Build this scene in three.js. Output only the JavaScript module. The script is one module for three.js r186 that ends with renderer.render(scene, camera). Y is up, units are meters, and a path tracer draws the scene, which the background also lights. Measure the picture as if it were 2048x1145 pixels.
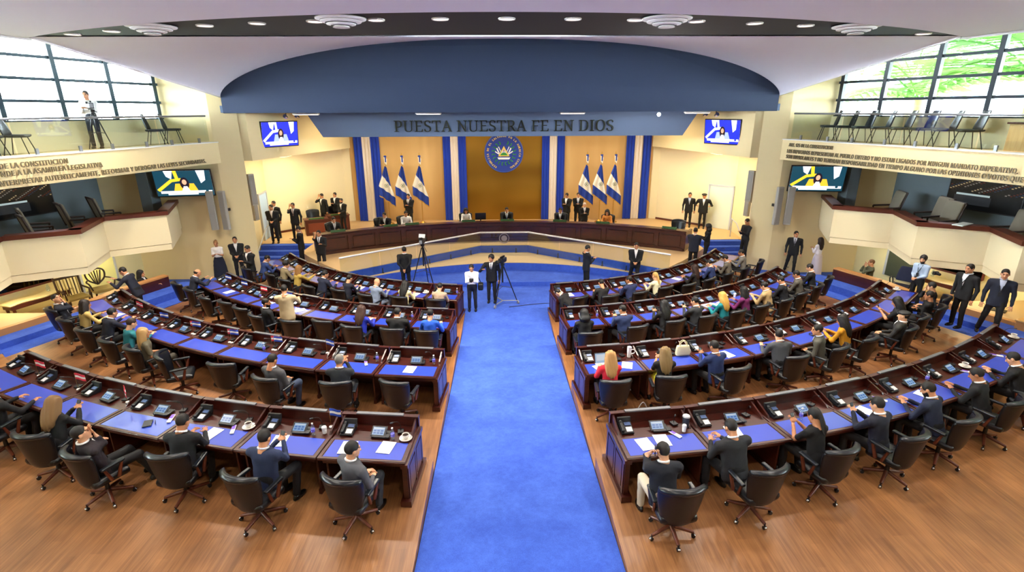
import * as THREE from 'three';
import { RoundedBoxGeometry } from 'three/addons/geometries/RoundedBoxGeometry.js';
import { TextGeometry } from 'three/addons/geometries/TextGeometry.js';
import { FontLoader } from 'three/addons/loaders/FontLoader.js';
import { mergeGeometries, mergeVertices } from 'three/addons/utils/BufferGeometryUtils.js';
import { RectAreaLightUniformsLib } from 'three/addons/lights/RectAreaLightUniformsLib.js';
RectAreaLightUniformsLib.init();

// ---------------------------------------------------------------- camera, sky, exposure
// room axes: x across (0 = middle of the aisle), y up (0 = carpet in front of the dais), -z towards the dais
const scene = new THREE.Scene();
const D2R = Math.PI / 180;
const camera = new THREE.PerspectiveCamera(2 * Math.atan(572.5 / 1060) / D2R, 2048 / 1145, 0.1, 200);
camera.position.set(-0.22, 6.5, 0);
camera.rotation.order = 'YXZ';
camera.rotation.set(-18.4 * D2R, -1.4 * D2R, -0.23 * D2R);
const renderer = new THREE.WebGLRenderer({ antialias: true });
renderer.toneMapping = THREE.LinearToneMapping;
renderer.toneMappingExposure = 0.55;
renderer.shadowMap.enabled = true;
const LAMP = { down: 140, hidden: 85, stage: 85, recess: 55, alcove: 42, gallery: 7, soffit: 14 };
scene.background = new THREE.Color(0.80, 0.91, 1.0);
scene.backgroundIntensity = 150;

// ---------------------------------------------------------------- helpers
let seed = 7;
const rnd = () => { seed = (seed * 1664525 + 1013904223) % 4294967296; return seed / 4294967296; };
const V = (x, y, z) => new THREE.Vector3(x, y, z);
const used = new Map();
function numbered(name) {
  const n = used.get(name) ?? 0; used.set(name, n + 1);
  return n ? name + '_' + String(n).padStart(3, '0') : name;
}
const flat = (g) => (g.index ? g.toNonIndexed() : g);
const merged = (list) => {
  if (list.length === 1) return list[0];
  const gs = list.map((g) => { const n = flat(g).clone(); for (const k of Object.keys(n.attributes)) if (!['position', 'normal', 'uv'].includes(k)) n.deleteAttribute(k); if (!n.attributes.uv) n.setAttribute('uv', new THREE.Float32BufferAttribute(new Float32Array(n.attributes.position.count * 2), 2)); return n; });
  return mergeGeometries(gs);
};
function mesh(name, geo, mat, parent) {
  const m = new THREE.Mesh(Array.isArray(geo) ? merged(geo) : geo, mat);
  m.name = parent ? name : numbered(name); m.castShadow = m.receiveShadow = true; (parent ?? scene).add(m); return m;
}
function tag(o, label, category, group, kind) {
  o.userData = { label, category }; if (group) o.userData.group = group; if (kind) o.userData.kind = kind; return o;
}
function thing(name, label, category, pos = [0, 0, 0], turn = 0, group) {
  const o = new THREE.Group(); o.name = numbered(name); scene.add(o); o.position.set(...pos); o.rotation.y = turn; tag(o, label, category, group); return o;
}
function copyOf(root, pos, turn, label) {
  const r = root.clone(); r.name = numbered(root.userData.baseName ?? root.name.replace(/_\d{3}$/, '')); r.userData = { ...root.userData, label }; delete r.userData.baseName;
  scene.add(r); r.position.set(...pos); r.rotation.y = turn; return r;
}
function struct(name, geo, mat, label, parent) {
  const m = mesh(name, geo, mat, parent); if (!parent) { m.userData = { kind: 'structure', label }; } return m;
}
function structGroup(name, label) { const o = new THREE.Group(); o.name = numbered(name); o.userData = { kind: 'structure', label }; scene.add(o); return o; }
const T = (g, x = 0, y = 0, z = 0, rx = 0, ry = 0, rz = 0) => { if (rx) g.rotateX(rx); if (rz) g.rotateZ(rz); if (ry) g.rotateY(ry); g.translate(x, y, z); return g; };
const box = (w, h, d, x = 0, y = 0, z = 0, rx = 0, ry = 0, rz = 0) => T(new THREE.BoxGeometry(w, h, d), x, y, z, rx, ry, rz);
const rbox = (w, h, d, r, x = 0, y = 0, z = 0, rx = 0, ry = 0, rz = 0, s = 1) => T(new RoundedBoxGeometry(w, h, d, s, r), x, y, z, rx, ry, rz);
const cyl = (r0, r1, h, n, x = 0, y = 0, z = 0, rx = 0, ry = 0, rz = 0) => T(new THREE.CylinderGeometry(r0, r1, h, n), x, y, z, rx, ry, rz);
const ball = (r, x = 0, y = 0, z = 0, sx = 1, sy = 1, sz = 1, n = 10) => { const g = new THREE.SphereGeometry(r, n, Math.ceil(n * 0.7)); g.scale(sx, sy, sz); g.translate(x, y, z); return g; };
// rounded pad with an even net of vertices, so that it can be bent
function pad(w, h, d, r, nx, ny, nz) {
  let g = new THREE.BoxGeometry(w, h, d, nx, ny, nz); g.deleteAttribute('uv'); g.deleteAttribute('normal'); g = mergeVertices(g, 1e-5);
  const p = g.attributes.position, c = (v, m) => Math.max(-m, Math.min(m, v)), v = V(), q = V();
  for (let i = 0; i < p.count; i++) { v.fromBufferAttribute(p, i); q.set(c(v.x, w / 2 - r), c(v.y, h / 2 - r), c(v.z, d / 2 - r)); v.sub(q).setLength(r).add(q); p.setXYZ(i, v.x, v.y, v.z); }
  g.computeVertexNormals(); return g;
}
function bar(a, b, r0, r1 = r0, n = 6) {
  const d = b.clone().sub(a), g = new THREE.CylinderGeometry(r1, r0, d.length(), n);
  g.applyQuaternion(new THREE.Quaternion().setFromUnitVectors(V(0, 1, 0), d.normalize())); const m = a.clone().add(b).multiplyScalar(0.5); g.translate(m.x, m.y, m.z); return g;
}
const tube = (pts, r, seg = 16, n = 6) => new THREE.TubeGeometry(new THREE.CatmullRomCurve3(pts), seg, r, n);
// plan polygon [x, z] extruded from y0 to y1
function prism(pts, y0, y1, bevel = 0) {
  const s = new THREE.Shape(pts.map(([x, z]) => new THREE.Vector2(x, -z)));
  const g = new THREE.ExtrudeGeometry(s, { depth: y1 - y0 - 2 * bevel, bevelEnabled: bevel > 0, bevelSize: bevel, bevelThickness: bevel, bevelOffset: -bevel, bevelSegments: 1 });
  g.rotateX(-Math.PI / 2); g.translate(0, y0 + bevel, 0); return g;
}
const mir = (pts, s) => (s > 0 ? pts : pts.map(([x, z]) => [-x, z]).reverse());
// wall standing on the plan line a-b, thickness t to the left of a->b
function wallSeg(a, b, y0, y1, t) {
  const dx = b[0] - a[0], dz = b[1] - a[1], L = Math.hypot(dx, dz), nx = dz / L * t, nz = -dx / L * t;
  return prism([a, b, [b[0] + nx, b[1] + nz], [a[0] + nx, a[1] + nz]], y0, y1);
}
// uv in metres taken from the plane each face lies in
function uvm(g, k = 1) {
  g = flat(g); const p = g.attributes.position, n = g.attributes.normal, uv = new Float32Array(p.count * 2);
  for (let i = 0; i < p.count; i++) {
    const ax = Math.abs(n.getX(i)), ay = Math.abs(n.getY(i)), az = Math.abs(n.getZ(i));
    const [u, v] = ay >= ax && ay >= az ? [p.getX(i), p.getZ(i)] : ax >= az ? [p.getZ(i), p.getY(i)] : [p.getX(i), p.getY(i)];
    uv[2 * i] = u * k; uv[2 * i + 1] = v * k;
  }
  g.setAttribute('uv', new THREE.BufferAttribute(uv, 2)); return g;
}

// ---------------------------------------------------------------- textures and materials
function noiseTex(w, h, f, srgb = true) {
  const d = new Uint8Array(w * h * 4);
  for (let y = 0; y < h; y++) for (let x = 0; x < w; x++) { const c = f(x / w, y / h), i = (y * w + x) * 4; for (let k = 0; k < 3; k++) d[i + k] = Math.max(0, Math.min(255, c[k] * 255)); d[i + 3] = 255; }
  const t = new THREE.DataTexture(d, w, h); t.wrapS = t.wrapT = THREE.RepeatWrapping; t.magFilter = THREE.LinearFilter; t.minFilter = THREE.LinearMipmapLinearFilter; t.generateMipmaps = true;
  if (srgb) t.colorSpace = THREE.SRGBColorSpace; t.needsUpdate = true; return t;
}
const hash = (i, j) => { let n = Math.imul(i, 374761393) ^ Math.imul(j, 668265263); n = Math.imul(n ^ (n >>> 13), 1274126177); return ((n ^ (n >>> 16)) >>> 0) / 4294967296; };
// value noise that repeats after (px, py) cells
function vn(x, y, px, py, s = 0) {
  const i = Math.floor(x), j = Math.floor(y), a = x - i, b = y - j, u = a * a * (3 - 2 * a), v = b * b * (3 - 2 * b), m = (k, n) => ((k % n) + n) % n;
  const h = (p, q) => hash(m(p, px) + s * 57, m(q, py) + s * 131);
  return (h(i, j) * (1 - u) + h(i + 1, j) * u) * (1 - v) + (h(i, j + 1) * (1 - u) + h(i + 1, j + 1) * u) * v;
}
const fbm = (x, y, n, s) => vn(x * n, y * n, n, n, s) * 0.5 + vn(x * n * 2, y * n * 2, n * 2, n * 2, s + 1) * 0.3 + vn(x * n * 4, y * n * 4, n * 4, n * 4, s + 2) * 0.2;
const mix3 = (a, b, t) => a.map((v, i) => v + (b[i] - v) * t);
const std = (color, roughness = 0.6, more = {}) => new THREE.MeshStandardMaterial({ color, roughness, metalness: 0, ...more });
const carpetTex = noiseTex(512, 512, (x, y) => { const t = fbm(x, y, 6, 3) * 0.6 + fbm(x, y, 48, 8) * 0.4, g = hash((x * 512) | 0, (y * 512) | 0); return mix3([0.18, 0.31, 0.71], [0.29, 0.44, 0.86], Math.max(0, Math.min(1, 0.5 + (t - 0.5) * 1.3 + (g - 0.5) * 0.5))); });
carpetTex.repeat.set(1 / 3.1, 1 / 3.1);
const carpetBump = noiseTex(256, 256, (x, y) => { const g = hash((x * 256) | 0, (y * 256) | 0); return [g, g, g]; }, false); carpetBump.repeat.set(1.3, 1.3);
// floor boards laid along z: long grain, boards only faintly different in tone
const floorTex = noiseTex(1024, 1024, (x, y) => {
  const bi = Math.floor(x * 16), off = hash(bi, 5), tone = hash(bi, 9 + Math.floor((y + off) * 2) % 2), g1 = vn(x * 96, y * 6, 96, 6, 2), g2 = vn(x * 256, y * 10, 256, 10, 6), kn = fbm(x, y, 5, 12);
  return mix3([0.38, 0.235, 0.13], [0.68, 0.47, 0.29], Math.max(0, Math.min(1, 0.30 + tone * 0.22 + g1 * 0.28 + (g2 - 0.5) * 0.28 + (kn - 0.5) * 0.55)));
});
floorTex.repeat.set(1 / 2.2, 1 / 2.6);
const mahogTex = noiseTex(512, 512, (x, y) => { const g = vn(x * 8, y * 80, 8, 80, 2) * 0.5 + vn(x * 20, y * 200, 20, 200, 4) * 0.3 + fbm(x, y, 6, 5) * 0.4; return mix3([0.19, 0.055, 0.035], [0.36, 0.13, 0.075], Math.max(0, Math.min(1, g * 1.2 - 0.15))); });
const oakTex = noiseTex(512, 512, (x, y) => { const g = vn(x * 60, y * 4, 60, 4, 2) * 0.5 + vn(x * 160, y * 6, 160, 6, 4) * 0.3 + fbm(x, y, 4, 5) * 0.3; return mix3([0.78, 0.60, 0.36], [0.93, 0.79, 0.54], Math.max(0, Math.min(1, g))); });
oakTex.repeat.set(0.5, 0.5);
const goldTex = noiseTex(512, 512, (x, y) => { const g = vn(x * 5, y * 30, 5, 30, 2) * 0.6 + fbm(x, y, 8, 5) * 0.5; return mix3([0.48, 0.34, 0.08], [0.72, 0.55, 0.20], Math.max(0, Math.min(1, g))); });
goldTex.repeat.set(0.25, 0.25);
const M = {
  carpet: std(0xffffff, 0.98, { map: carpetTex, bumpMap: carpetBump, bumpScale: 0.004 }),
  floor: std(0xffffff, 0.4, { map: floorTex }),
  beige: std(0xefdca8, 0.8), cream: std(0xf3e4b8, 0.75), ceiling: std(0xececf4, 0.85), shellEdge: std(0xf4f4f4, 0.7),
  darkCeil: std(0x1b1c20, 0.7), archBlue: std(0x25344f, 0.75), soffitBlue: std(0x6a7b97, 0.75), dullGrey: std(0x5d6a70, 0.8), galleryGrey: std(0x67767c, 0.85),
  mahog: new THREE.MeshPhysicalMaterial({ color: 0xd9d2d0, map: mahogTex, roughness: 0.32, clearcoat: 0.35, clearcoatRoughness: 0.2 }),
  redwood: std(0x552313, 0.4), kerbwood: std(0xc08a52, 0.45), oak: std(0xffffff, 0.6, { map: oakTex }),
  gold: std(0xffffff, 0.36, { map: goldTex, metalness: 0.65 }),
  pad: new THREE.MeshPhysicalMaterial({ color: 0x2340b8, roughness: 0.4, clearcoat: 1, clearcoatRoughness: 0.08 }),
  leather: std(0x090c12, 0.36), leatherSoft: std(0x131921, 0.28), chairWood: std(0x5d2a18, 0.38), black: std(0x101114, 0.5), plasticBlack: std(0x16171b, 0.38), darkGrey: std(0x33363b, 0.5),
  grey: std(0x8b8f95, 0.5), lightGrey: std(0xb9bcc1, 0.5), keypad: std(0xc9ccd0, 0.55), chrome: std(0xd5d7da, 0.22, { metalness: 1 }), steel: std(0x9aa0a6, 0.35, { metalness: 0.9 }), barGrey: std(0x7d7f84, 0.35, { metalness: 0.6 }),
  white: std(0xf3f2ee, 0.6), paper: std(0xf7f6f2, 0.85), china: new THREE.MeshPhysicalMaterial({ color: 0xf4f1e8, roughness: 0.25, clearcoat: 0.5 }), frame: std(0x16343f, 0.5), frameDark: std(0x14212c, 0.5),
  glass: new THREE.MeshPhysicalMaterial({ color: 0xffffff, roughness: 0.02, transmission: 1, thickness: 0, ior: 1.45 }),
  railGlass: new THREE.MeshPhysicalMaterial({ color: 0xf2f7f6, roughness: 0.02, transmission: 1, thickness: 0, ior: 1.45 }),
  drapeBlue: std(0x1a3fb4, 0.85), drapeWhite: std(0xe9e0d6, 0.85), flagBlue: std(0x1e3f9e, 0.8), flagWhite: std(0xf2efe4, 0.8), fringe: std(0xc89b45, 0.6), brass: std(0xc9a04c, 0.3, { metalness: 0.9 }),
  letter: std(0x7d7358, 0.45, { metalness: 0.3 }), letterSteel: std(0x353d35, 0.32, { metalness: 0.6 }), speaker: std(0xa7a49b, 0.7), tan: std(0xcdb48a, 0.7), marble: std(0xefe2b4, 0.3), alcove: std(0xf0e3ac, 0.8),
  nameplate: std(0x2f5a26, 0.5), lampGlow: new THREE.MeshStandardMaterial({ color: 0xffffff, emissive: 0xfff1d8, emissiveIntensity: 6 }),
  bottle: new THREE.MeshPhysicalMaterial({ color: 0xeaf4fb, roughness: 0.08, transmission: 0.9, thickness: 0 }), labelBlue: std(0x6a5fc4, 0.6), screenGlow: null,
};

// ================================================================= THE SETTING
const CZ = -27;                                          // the rows are arcs round (0, CZ)
const pol = (r, deg, s = 1) => [s * r * Math.sin(deg * D2R), CZ + r * Math.cos(deg * D2R)];
const SIDE = (z) => 12.4 + 0.38 * (z + 13.4);            // where the boards stop and the side carpet begins
const FASC = (z) => 10.8 + 0.30 * (z + 20.9);            // front of the upper balcony
const WIN = (z) => FASC(z) + 1.75;                       // window wall
const ROWS = {
  A: { r: 20.48, y: 0.84, a0: 4.55, da: 3.8, n: 9, name: 'nearest row' }, B: { r: 17.44, y: 0.60, a0: 5.0, da: 4.3, n: 9, name: 'second row' },
  C: { r: 14.40, y: 0.36, a0: 6.15, da: 4.3, n: 9, name: 'third row' }, D: { r: 11.55, y: 0.12, a0: 7.75, da: 5.25, n: 9, name: 'front row' },
};
// -- floors
struct('floor', uvm(prism([[-16.5, -20.9], [-16.5, -12], [16.5, -12], [16.5, -20.9], [11.6, -20.9], [11.6, -25], [-11.6, -25], [-11.6, -20.9]], -0.3, 0)), M.carpet, 'bright blue carpet on the low floor before the dais');
{
  const prof = [[3, 0.845], [-4.4, 0.845], [-15.2, 0.004], [-15.2, -0.2], [3, -0.2]];
  const s = new THREE.Shape(prof.map(([z, y]) => new THREE.Vector2(z, y)));
  const g = new THREE.ExtrudeGeometry(s, { depth: 2.76, bevelEnabled: false }); g.rotateY(-Math.PI / 2); g.translate(1.38, 0, 0);
  struct('floor_aisle', uvm(g), M.carpet, 'sloping blue carpet aisle between the two halves of desks');
}
const arcTo = (r, x0, side) => {       // arc of radius r from |x| = x0 out to the side line
  const out = []; const a0 = Math.asin(x0 / r) / D2R;
  for (let a = a0; a < 89; a += 1.2) { const [x, z] = pol(r, a); if (x > side(z)) break; out.push([x, z]); }
  return out;
};
for (const s of [-1, 1]) for (const [k, R] of Object.entries(ROWS)) {
  const ri = R.r - 1.1, where = s < 0 ? 'left' : 'right';
  const arc = arcTo(ri, 1.39, SIDE), last = arc[arc.length - 1];
  const pts = [...arc, [SIDE(last[1] + 0.3), last[1] + 0.3], [SIDE(2.9), 2.9], [1.39, 2.9]];
  struct('floor_tier', uvm(prism(mir(pts, s), -0.2, R.y)), M.floor, `boarded step under the ${R.name} of desks, ${where} half`);
  const sideC = (z) => SIDE(z) + 1.35, arc2 = arcTo(ri - 0.02, SIDE(last[1]) - 0.35, sideC), l2 = arc2[arc2.length - 1];
  if (arc2.length > 1) {
    const p2 = [...arc2, [sideC(l2[1] + 0.3), l2[1] + 0.3], [sideC(2.9), 2.9], [SIDE(2.9) - 0.3, 2.9], [SIDE(last[1]) - 0.3, last[1] + 0.2]];
    struct('floor_side_carpet', uvm(prism(mir(p2, s), -0.2, R.y - 0.004)), M.carpet, `blue side carpet level with the ${R.name}, ${where} side`);
  }
}
for (const s of [-1, 1]) {
  const w = s < 0 ? 'left' : 'right', z0 = -15.6, z1 = 2.9;
  struct('floor_side_step', uvm(prism(mir([[SIDE(z0) + 0.68, z0], [SIDE(z1) + 0.68, z1], [SIDE(z1) + 1.4, z1], [SIDE(z0) + 1.4, z0]], s), 0.3, 0.76)), M.carpet, `raised blue carpet step along the ${w} side`);
  struct('floor_alcove', uvm(prism(mir([[SIDE(-14.9) + 1.3, -14.9], [SIDE(2.9) + 1.3, 2.9], [21, 2.9], [19, -14.9]], s), -0.2, 0.88)), M.tan, `raised tan floor under the ${w} gallery`);
  struct('floor_alcove_low', uvm(prism(mir([[SIDE(-18.2) + 1.3, -18.2], [SIDE(-14.9) + 1.3, -14.9], [19, -14.9], [18, -18.2]], s), -0.2, 0.3)), M.tan, `lower tan floor under the ${w} gallery`);
  struct('trim_kerb', uvm(prism(mir([[SIDE(-15.3) + 1.28, -15.3], [SIDE(2.9) + 1.28, 2.9], [SIDE(2.9) + 1.46, 2.9], [SIDE(-15.3) + 1.46, -15.3]], s), 0.5, 0.94)), M.kerbwood, `wooden kerb beside the ${w} side carpet`);
  // low timber barrier in front of the alcove, with a pale wooden top
  const bar0 = [[SIDE(-18.1) + 1.25, -18.1], [SIDE(-16.6) + 1.25, -16.6], [SIDE(-15.2) + 0.9, -15.2]];
  const B = structGroup('trim_barrier', `dark wooden barrier with pale top below the ${w} gallery`);
  for (let i = 0; i < 2; i++) {
    const a = bar0[i], b = bar0[i + 1];
    struct('barrier_panel', wallSeg(mirP(a, s), mirP(b, s), 0.1, 0.98, 0.1 * s), M.mahog, '', B);
    struct('barrier_top', wallSeg(mirP(a, s), mirP(b, s), 0.98, 1.03, 0.26 * s), M.kerbwood, '', B);
  }
}
function mirP(p, s) { return [p[0] * s, p[1]]; }
for (const s of [-1, 1]) {   // blue steps in front of the barrier
  const w = s < 0 ? 'left' : 'right';
  for (const [o0, y] of [[0.55, 0.62], [0.0, 0.38]]) struct('floor_side_stair', uvm(prism(mir([[SIDE(-18.6) + o0, -18.6], [SIDE(-15.4) + o0, -15.4], [SIDE(-15.4) + 1.32, -15.4], [SIDE(-18.6) + 1.32, -18.6]], s), -0.1, y)), M.carpet, `blue carpeted stair in front of the ${w} barrier, ${y > 0.5 ? 'upper' : 'lower'} tread`);
}
// -- steps up to the dais
struct('floor_step', uvm(prism([[-4.3, -19.5], [4.05, -19.5], [4.35, -20.4], [4.6, -22.9], [-4.9, -22.9], [-4.6, -20.4]], -0.1, 0.17)), M.carpet, 'wide low step of blue carpet before the dais');
const cres = []; for (let i = 0; i <= 16; i++) { const t = -1 + i / 8; cres.push([5.95 * t, -21.2 + 2.35 * t * t]); }
struct('floor_step_wood', uvm(prism([...cres, [5.6, -19.4], [1.0, -23.1], [-1.0, -23.1], [-5.6, -19.4]], 0.1, 0.48)), M.tan, 'pale wooden crescent step below the dais');
struct('trim_riser_low', uvm(prism([...cres.map(([x, z]) => [x, z + 0.015]), ...cres.slice().reverse().map(([x, z]) => [x, z - 0.03])], 0.02, 0.462)), M.carpet, 'blue carpeted riser of the crescent step');
const daisFront = [[-8.6, -23.6], [-8.6, -22.0], [-8.0, -21.2], [-7.0, -20.0], [-6.0, -18.95], [-1.05, -22.9], [1.05, -22.9], [6.0, -18.95], [7.0, -20.0], [8.0, -21.2], [8.6, -22.0], [8.6, -23.6]];
struct('floor_dais', uvm(prism([...daisFront, [11.3, -23.6], [11.3, -25.6], [8.2, -28.9], [-8.2, -28.9], [-11.3, -25.6], [-11.3, -23.6]], 0.05, 0.8)), std(0xd9b583, 0.45), 'pale wooden floor of the dais');
{
  const line = daisFront.slice(4, 8), out = [], n = line.length;
  for (let i = 0; i < n - 1; i++) out.push(wallSeg([line[i][0], line[i][1] + 0.02], [line[i + 1][0], line[i + 1][1] + 0.02], 0.05, 0.785, -0.03));
  struct('trim_riser_dais', uvm(merged(out)), M.carpet, 'blue carpeted riser along the edge of the dais');
  for (let i = 0, k = 0; i < n - 1; i++) { const L = Math.hypot(line[i + 1][0] - line[i][0], line[i + 1][1] - line[i][1]), m = i === 1 ? 2 : 6; for (let j = 0; j < m; j++, k++) { const t = (j + 0.5) / m; const x = line[i][0] + (line[i + 1][0] - line[i][0]) * t, z = line[i][1] + (line[i + 1][1] - line[i][1]) * t + 0.055; const o = mesh('floor_clamp', [rbox(0.05, 0.2, 0.05, 0.01, 0, 0.1, 0), box(0.1, 0.02, 0.09, 0, 0.01, 0)], M.darkGrey); o.position.set(x, 0.48, z); tag(o, `small dark clamp of the dais glass rail, ${['first', 'second', 'third', 'fourth', 'fifth', 'sixth', 'seventh', 'eighth', 'ninth', 'tenth', 'eleventh', 'twelfth', 'thirteenth', 'fourteenth'][k]} from the left`, 'clamp', 'clamps of the dais glass rail'); } }
}
for (const s of [-1, 1]) {   // blue stairs at both ends of the dais
  const g = structGroup('floor_stairs', `blue carpeted stairs at the ${s < 0 ? 'left' : 'right'} end of the dais`);
  for (let i = 0; i < 4; i++) struct('step', uvm(prism(mir([[8.62, -23.6 + 0.34 * i], [8.62, -23.26 + 0.34 * i], [10.85, -23.26 + 0.34 * i], [10.85, -23.6 + 0.34 * i]], s), 0, 0.79 - 0.185 * i - (i ? 0 : 0.002))), M.carpet, '', g);
  struct('handrail', [bar(V(s * 10.62, 1.65, -24.2), V(s * 10.62, 1.55, -23.6), 0.025), bar(V(s * 10.62, 1.55, -23.6), V(s * 10.5, 0.75, -22.1), 0.025), bar(V(s * 10.5, 0, -22.1), V(s * 10.5, 0.78, -22.1), 0.025), bar(V(s * 10.62, 0.8, -24.1), V(s * 10.62, 1.65, -24.1), 0.025)], M.lightGrey, '', g);
}
// -- stage walls, columns, arch
for (const s of [-1, 1]) {
  const w = s < 0 ? 'left' : 'right';
  struct(`wall_pier_${w}`, prism(mir([[10.05, -21.25], [10.9, -20.9], [11.7, -20.95], [11.7, -25.9], [11.2, -25.5], [10.9, -22.6]], s), -0.2, 7.15), M.beige, `beige pier at the ${w} of the stage`);
  struct(`wall_stage_${w}`, prism(mir([[11.25, -25.5], [11.7, -25.5], [11.7, -29.3], [8.0, -29.3], [8.0, -28.7], [8.35, -28.55]], s), 0.5, 6.5), M.cream, `pale side wall of the stage, ${w}`);
  struct(`wall_upper_${w}`, prism(mir([[9.75, -21.3], [11.6, -21.3], [11.6, -28.4], [7.85, -28.4]], s), 4.66, 6.42), M.beige, `beige upper wall carrying the television, ${w} of the stage`);
  struct(`baseboard_${w}`, wallSeg(mirP([8.36, -28.52], s), mirP([11.2, -25.52], s), 0.8, 0.9, -0.03 * s), M.chairWood, `dark skirting along the ${w} stage wall`);
}
struct('wall_back', box(17.2, 6, 0.4, 0, 3.5, -28.95), M.oak, 'light wood panelled wall behind the presiding bench');
struct('wall_gold', box(4.06, 4.9, 0.06, 0.1, 3.2, -28.72), M.gold, 'shiny golden panel in the middle of the stage wall');
struct('ceiling_stage', box(23.4, 0.25, 8.3, 0, 6.56, -25.2), M.soffitBlue, 'ceiling over the dais');
const archY = (t) => 7.0 + 1.95 * Math.pow(Math.max(0, 1 - Math.pow(Math.abs(t), 2.25)), 0.6);
{
  const sh = new THREE.Shape(); sh.moveTo(-10.42, 6.42);
  const N = 96; for (let i = 0; i <= N; i++) { const t = -Math.cos(i / N * Math.PI); sh.lineTo(10.42 * t, archY(t) + 0.02); }
  sh.lineTo(10.42, 6.42); sh.closePath();
  const g = new THREE.ExtrudeGeometry(sh, { depth: 0.3, bevelEnabled: false, curveSegments: 24 });
  // the band bows gently towards the hall
  const p = g.attributes.position; for (let i = 0; i < p.count; i++) p.setZ(i, p.getZ(i) - 21.3 + 0.25 * (1 - (p.getX(i) / 10.42) ** 2)); g.computeVertexNormals();
  struct('wall_arch', g, M.archBlue, 'big blue arched band over the stage');
  const tr = new THREE.Shape([[-7.62, 5.43], [7.72, 5.43], [8.35, 6.45], [-8.25, 6.45]].map(([x, y]) => new THREE.Vector2(x, y)));
  const g2 = new THREE.ExtrudeGeometry(tr, { depth: 0.35, bevelEnabled: false }); g2.translate(0, 0, -23.85);
  struct('wall_motto', g2, M.soffitBlue, 'pale blue drop panel carrying the metal motto');
}
// -- ceiling: near flat field with a curved edge, dark crescent, white shell down to the arch
{
  const R = 21.6, cz = -11.4 - R, edge = [];
  for (let i = 0; i <= 40; i++) { const x = -12.4 + 24.8 * i / 40; edge.push([x, cz + Math.sqrt(R * R - x * x)]); }
  const near = [...edge, [12.6, -15.4], [FASC(3) - 0.4, 3], [-FASC(3) + 0.4, 3], [-12.6, -15.4]];
  const clean = [...edge, [12.35, edge[40][1] + 0.9], [FASC(3) - 0.2, 3], [-(FASC(3) - 0.2), 3], [-12.35, edge[0][1] + 0.9]];
  struct('ceiling', prism(clean, 8.30, 8.42), M.ceiling, 'white ceiling over the seats, ending in a curved edge');
  struct('ceiling_dark', prism([[-12.4, -15.35], [12.4, -15.35], [12.9, -11], [-12.9, -11]], 8.37, 8.5), M.darkCeil, 'dark crescent ceiling panel with downlights');
  struct('ceiling_roof', box(46, 0.2, 36, 0, 9.75, -13), M.ceiling, 'upper ceiling over the balconies');
  const NX = 60, NZ = 14, pos = [], idx = [];
  for (let j = 0; j <= NZ; j++) for (let i = 0; i <= NX; i++) {
    const t = -Math.cos(i / NX * Math.PI), u = j / NZ, z = -15.35 + (-21.06 + 15.35) * u, xw = 12.25 + (10.42 - 12.25) * u;
    pos.push(xw * t, 8.34 * (1 - u) + archY(t) * u + 0.0 * u, z);
  }
  for (let j = 0; j < NZ; j++) for (let i = 0; i < NX; i++) { const a = j * (NX + 1) + i, b = a + 1, c = a + NX + 1, d = c + 1; idx.push(a, b, c, b, d, c); }
  const g = new THREE.BufferGeometry(); g.setAttribute('position', new THREE.Float32BufferAttribute(pos, 3)); g.setIndex(idx); g.computeVertexNormals();
  const up = g.clone(); up.translate(0, 0.14, 0);
  struct('ceiling_shell', merged([g, up]), M.ceiling, 'white curved ceiling shell between dark band and blue arch');
  for (const s of [-1, 1]) {
    const e = [V(s * 12.27, 8.40, -15.35), V(s * 10.44, 7.07, -21.06)];
    const gg = new THREE.BoxGeometry(0.05, 0.2, e[0].distanceTo(e[1])); gg.lookAt(e[1].clone().sub(e[0])); const m = e[0].clone().add(e[1]).multiplyScalar(0.5); gg.translate(m.x, m.y, m.z);
    const nb = wallSeg(mirP([12.3, -15.4], s), mirP([FASC(3) - 0.2, 3], s), 8.26, 8.5, 0.05 * s);
    struct('trim_ceiling_edge', merged([gg, nb]), M.shellEdge, `white edge of the ceiling over the ${s < 0 ? 'left' : 'right'} balcony`);
  }
}
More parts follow.
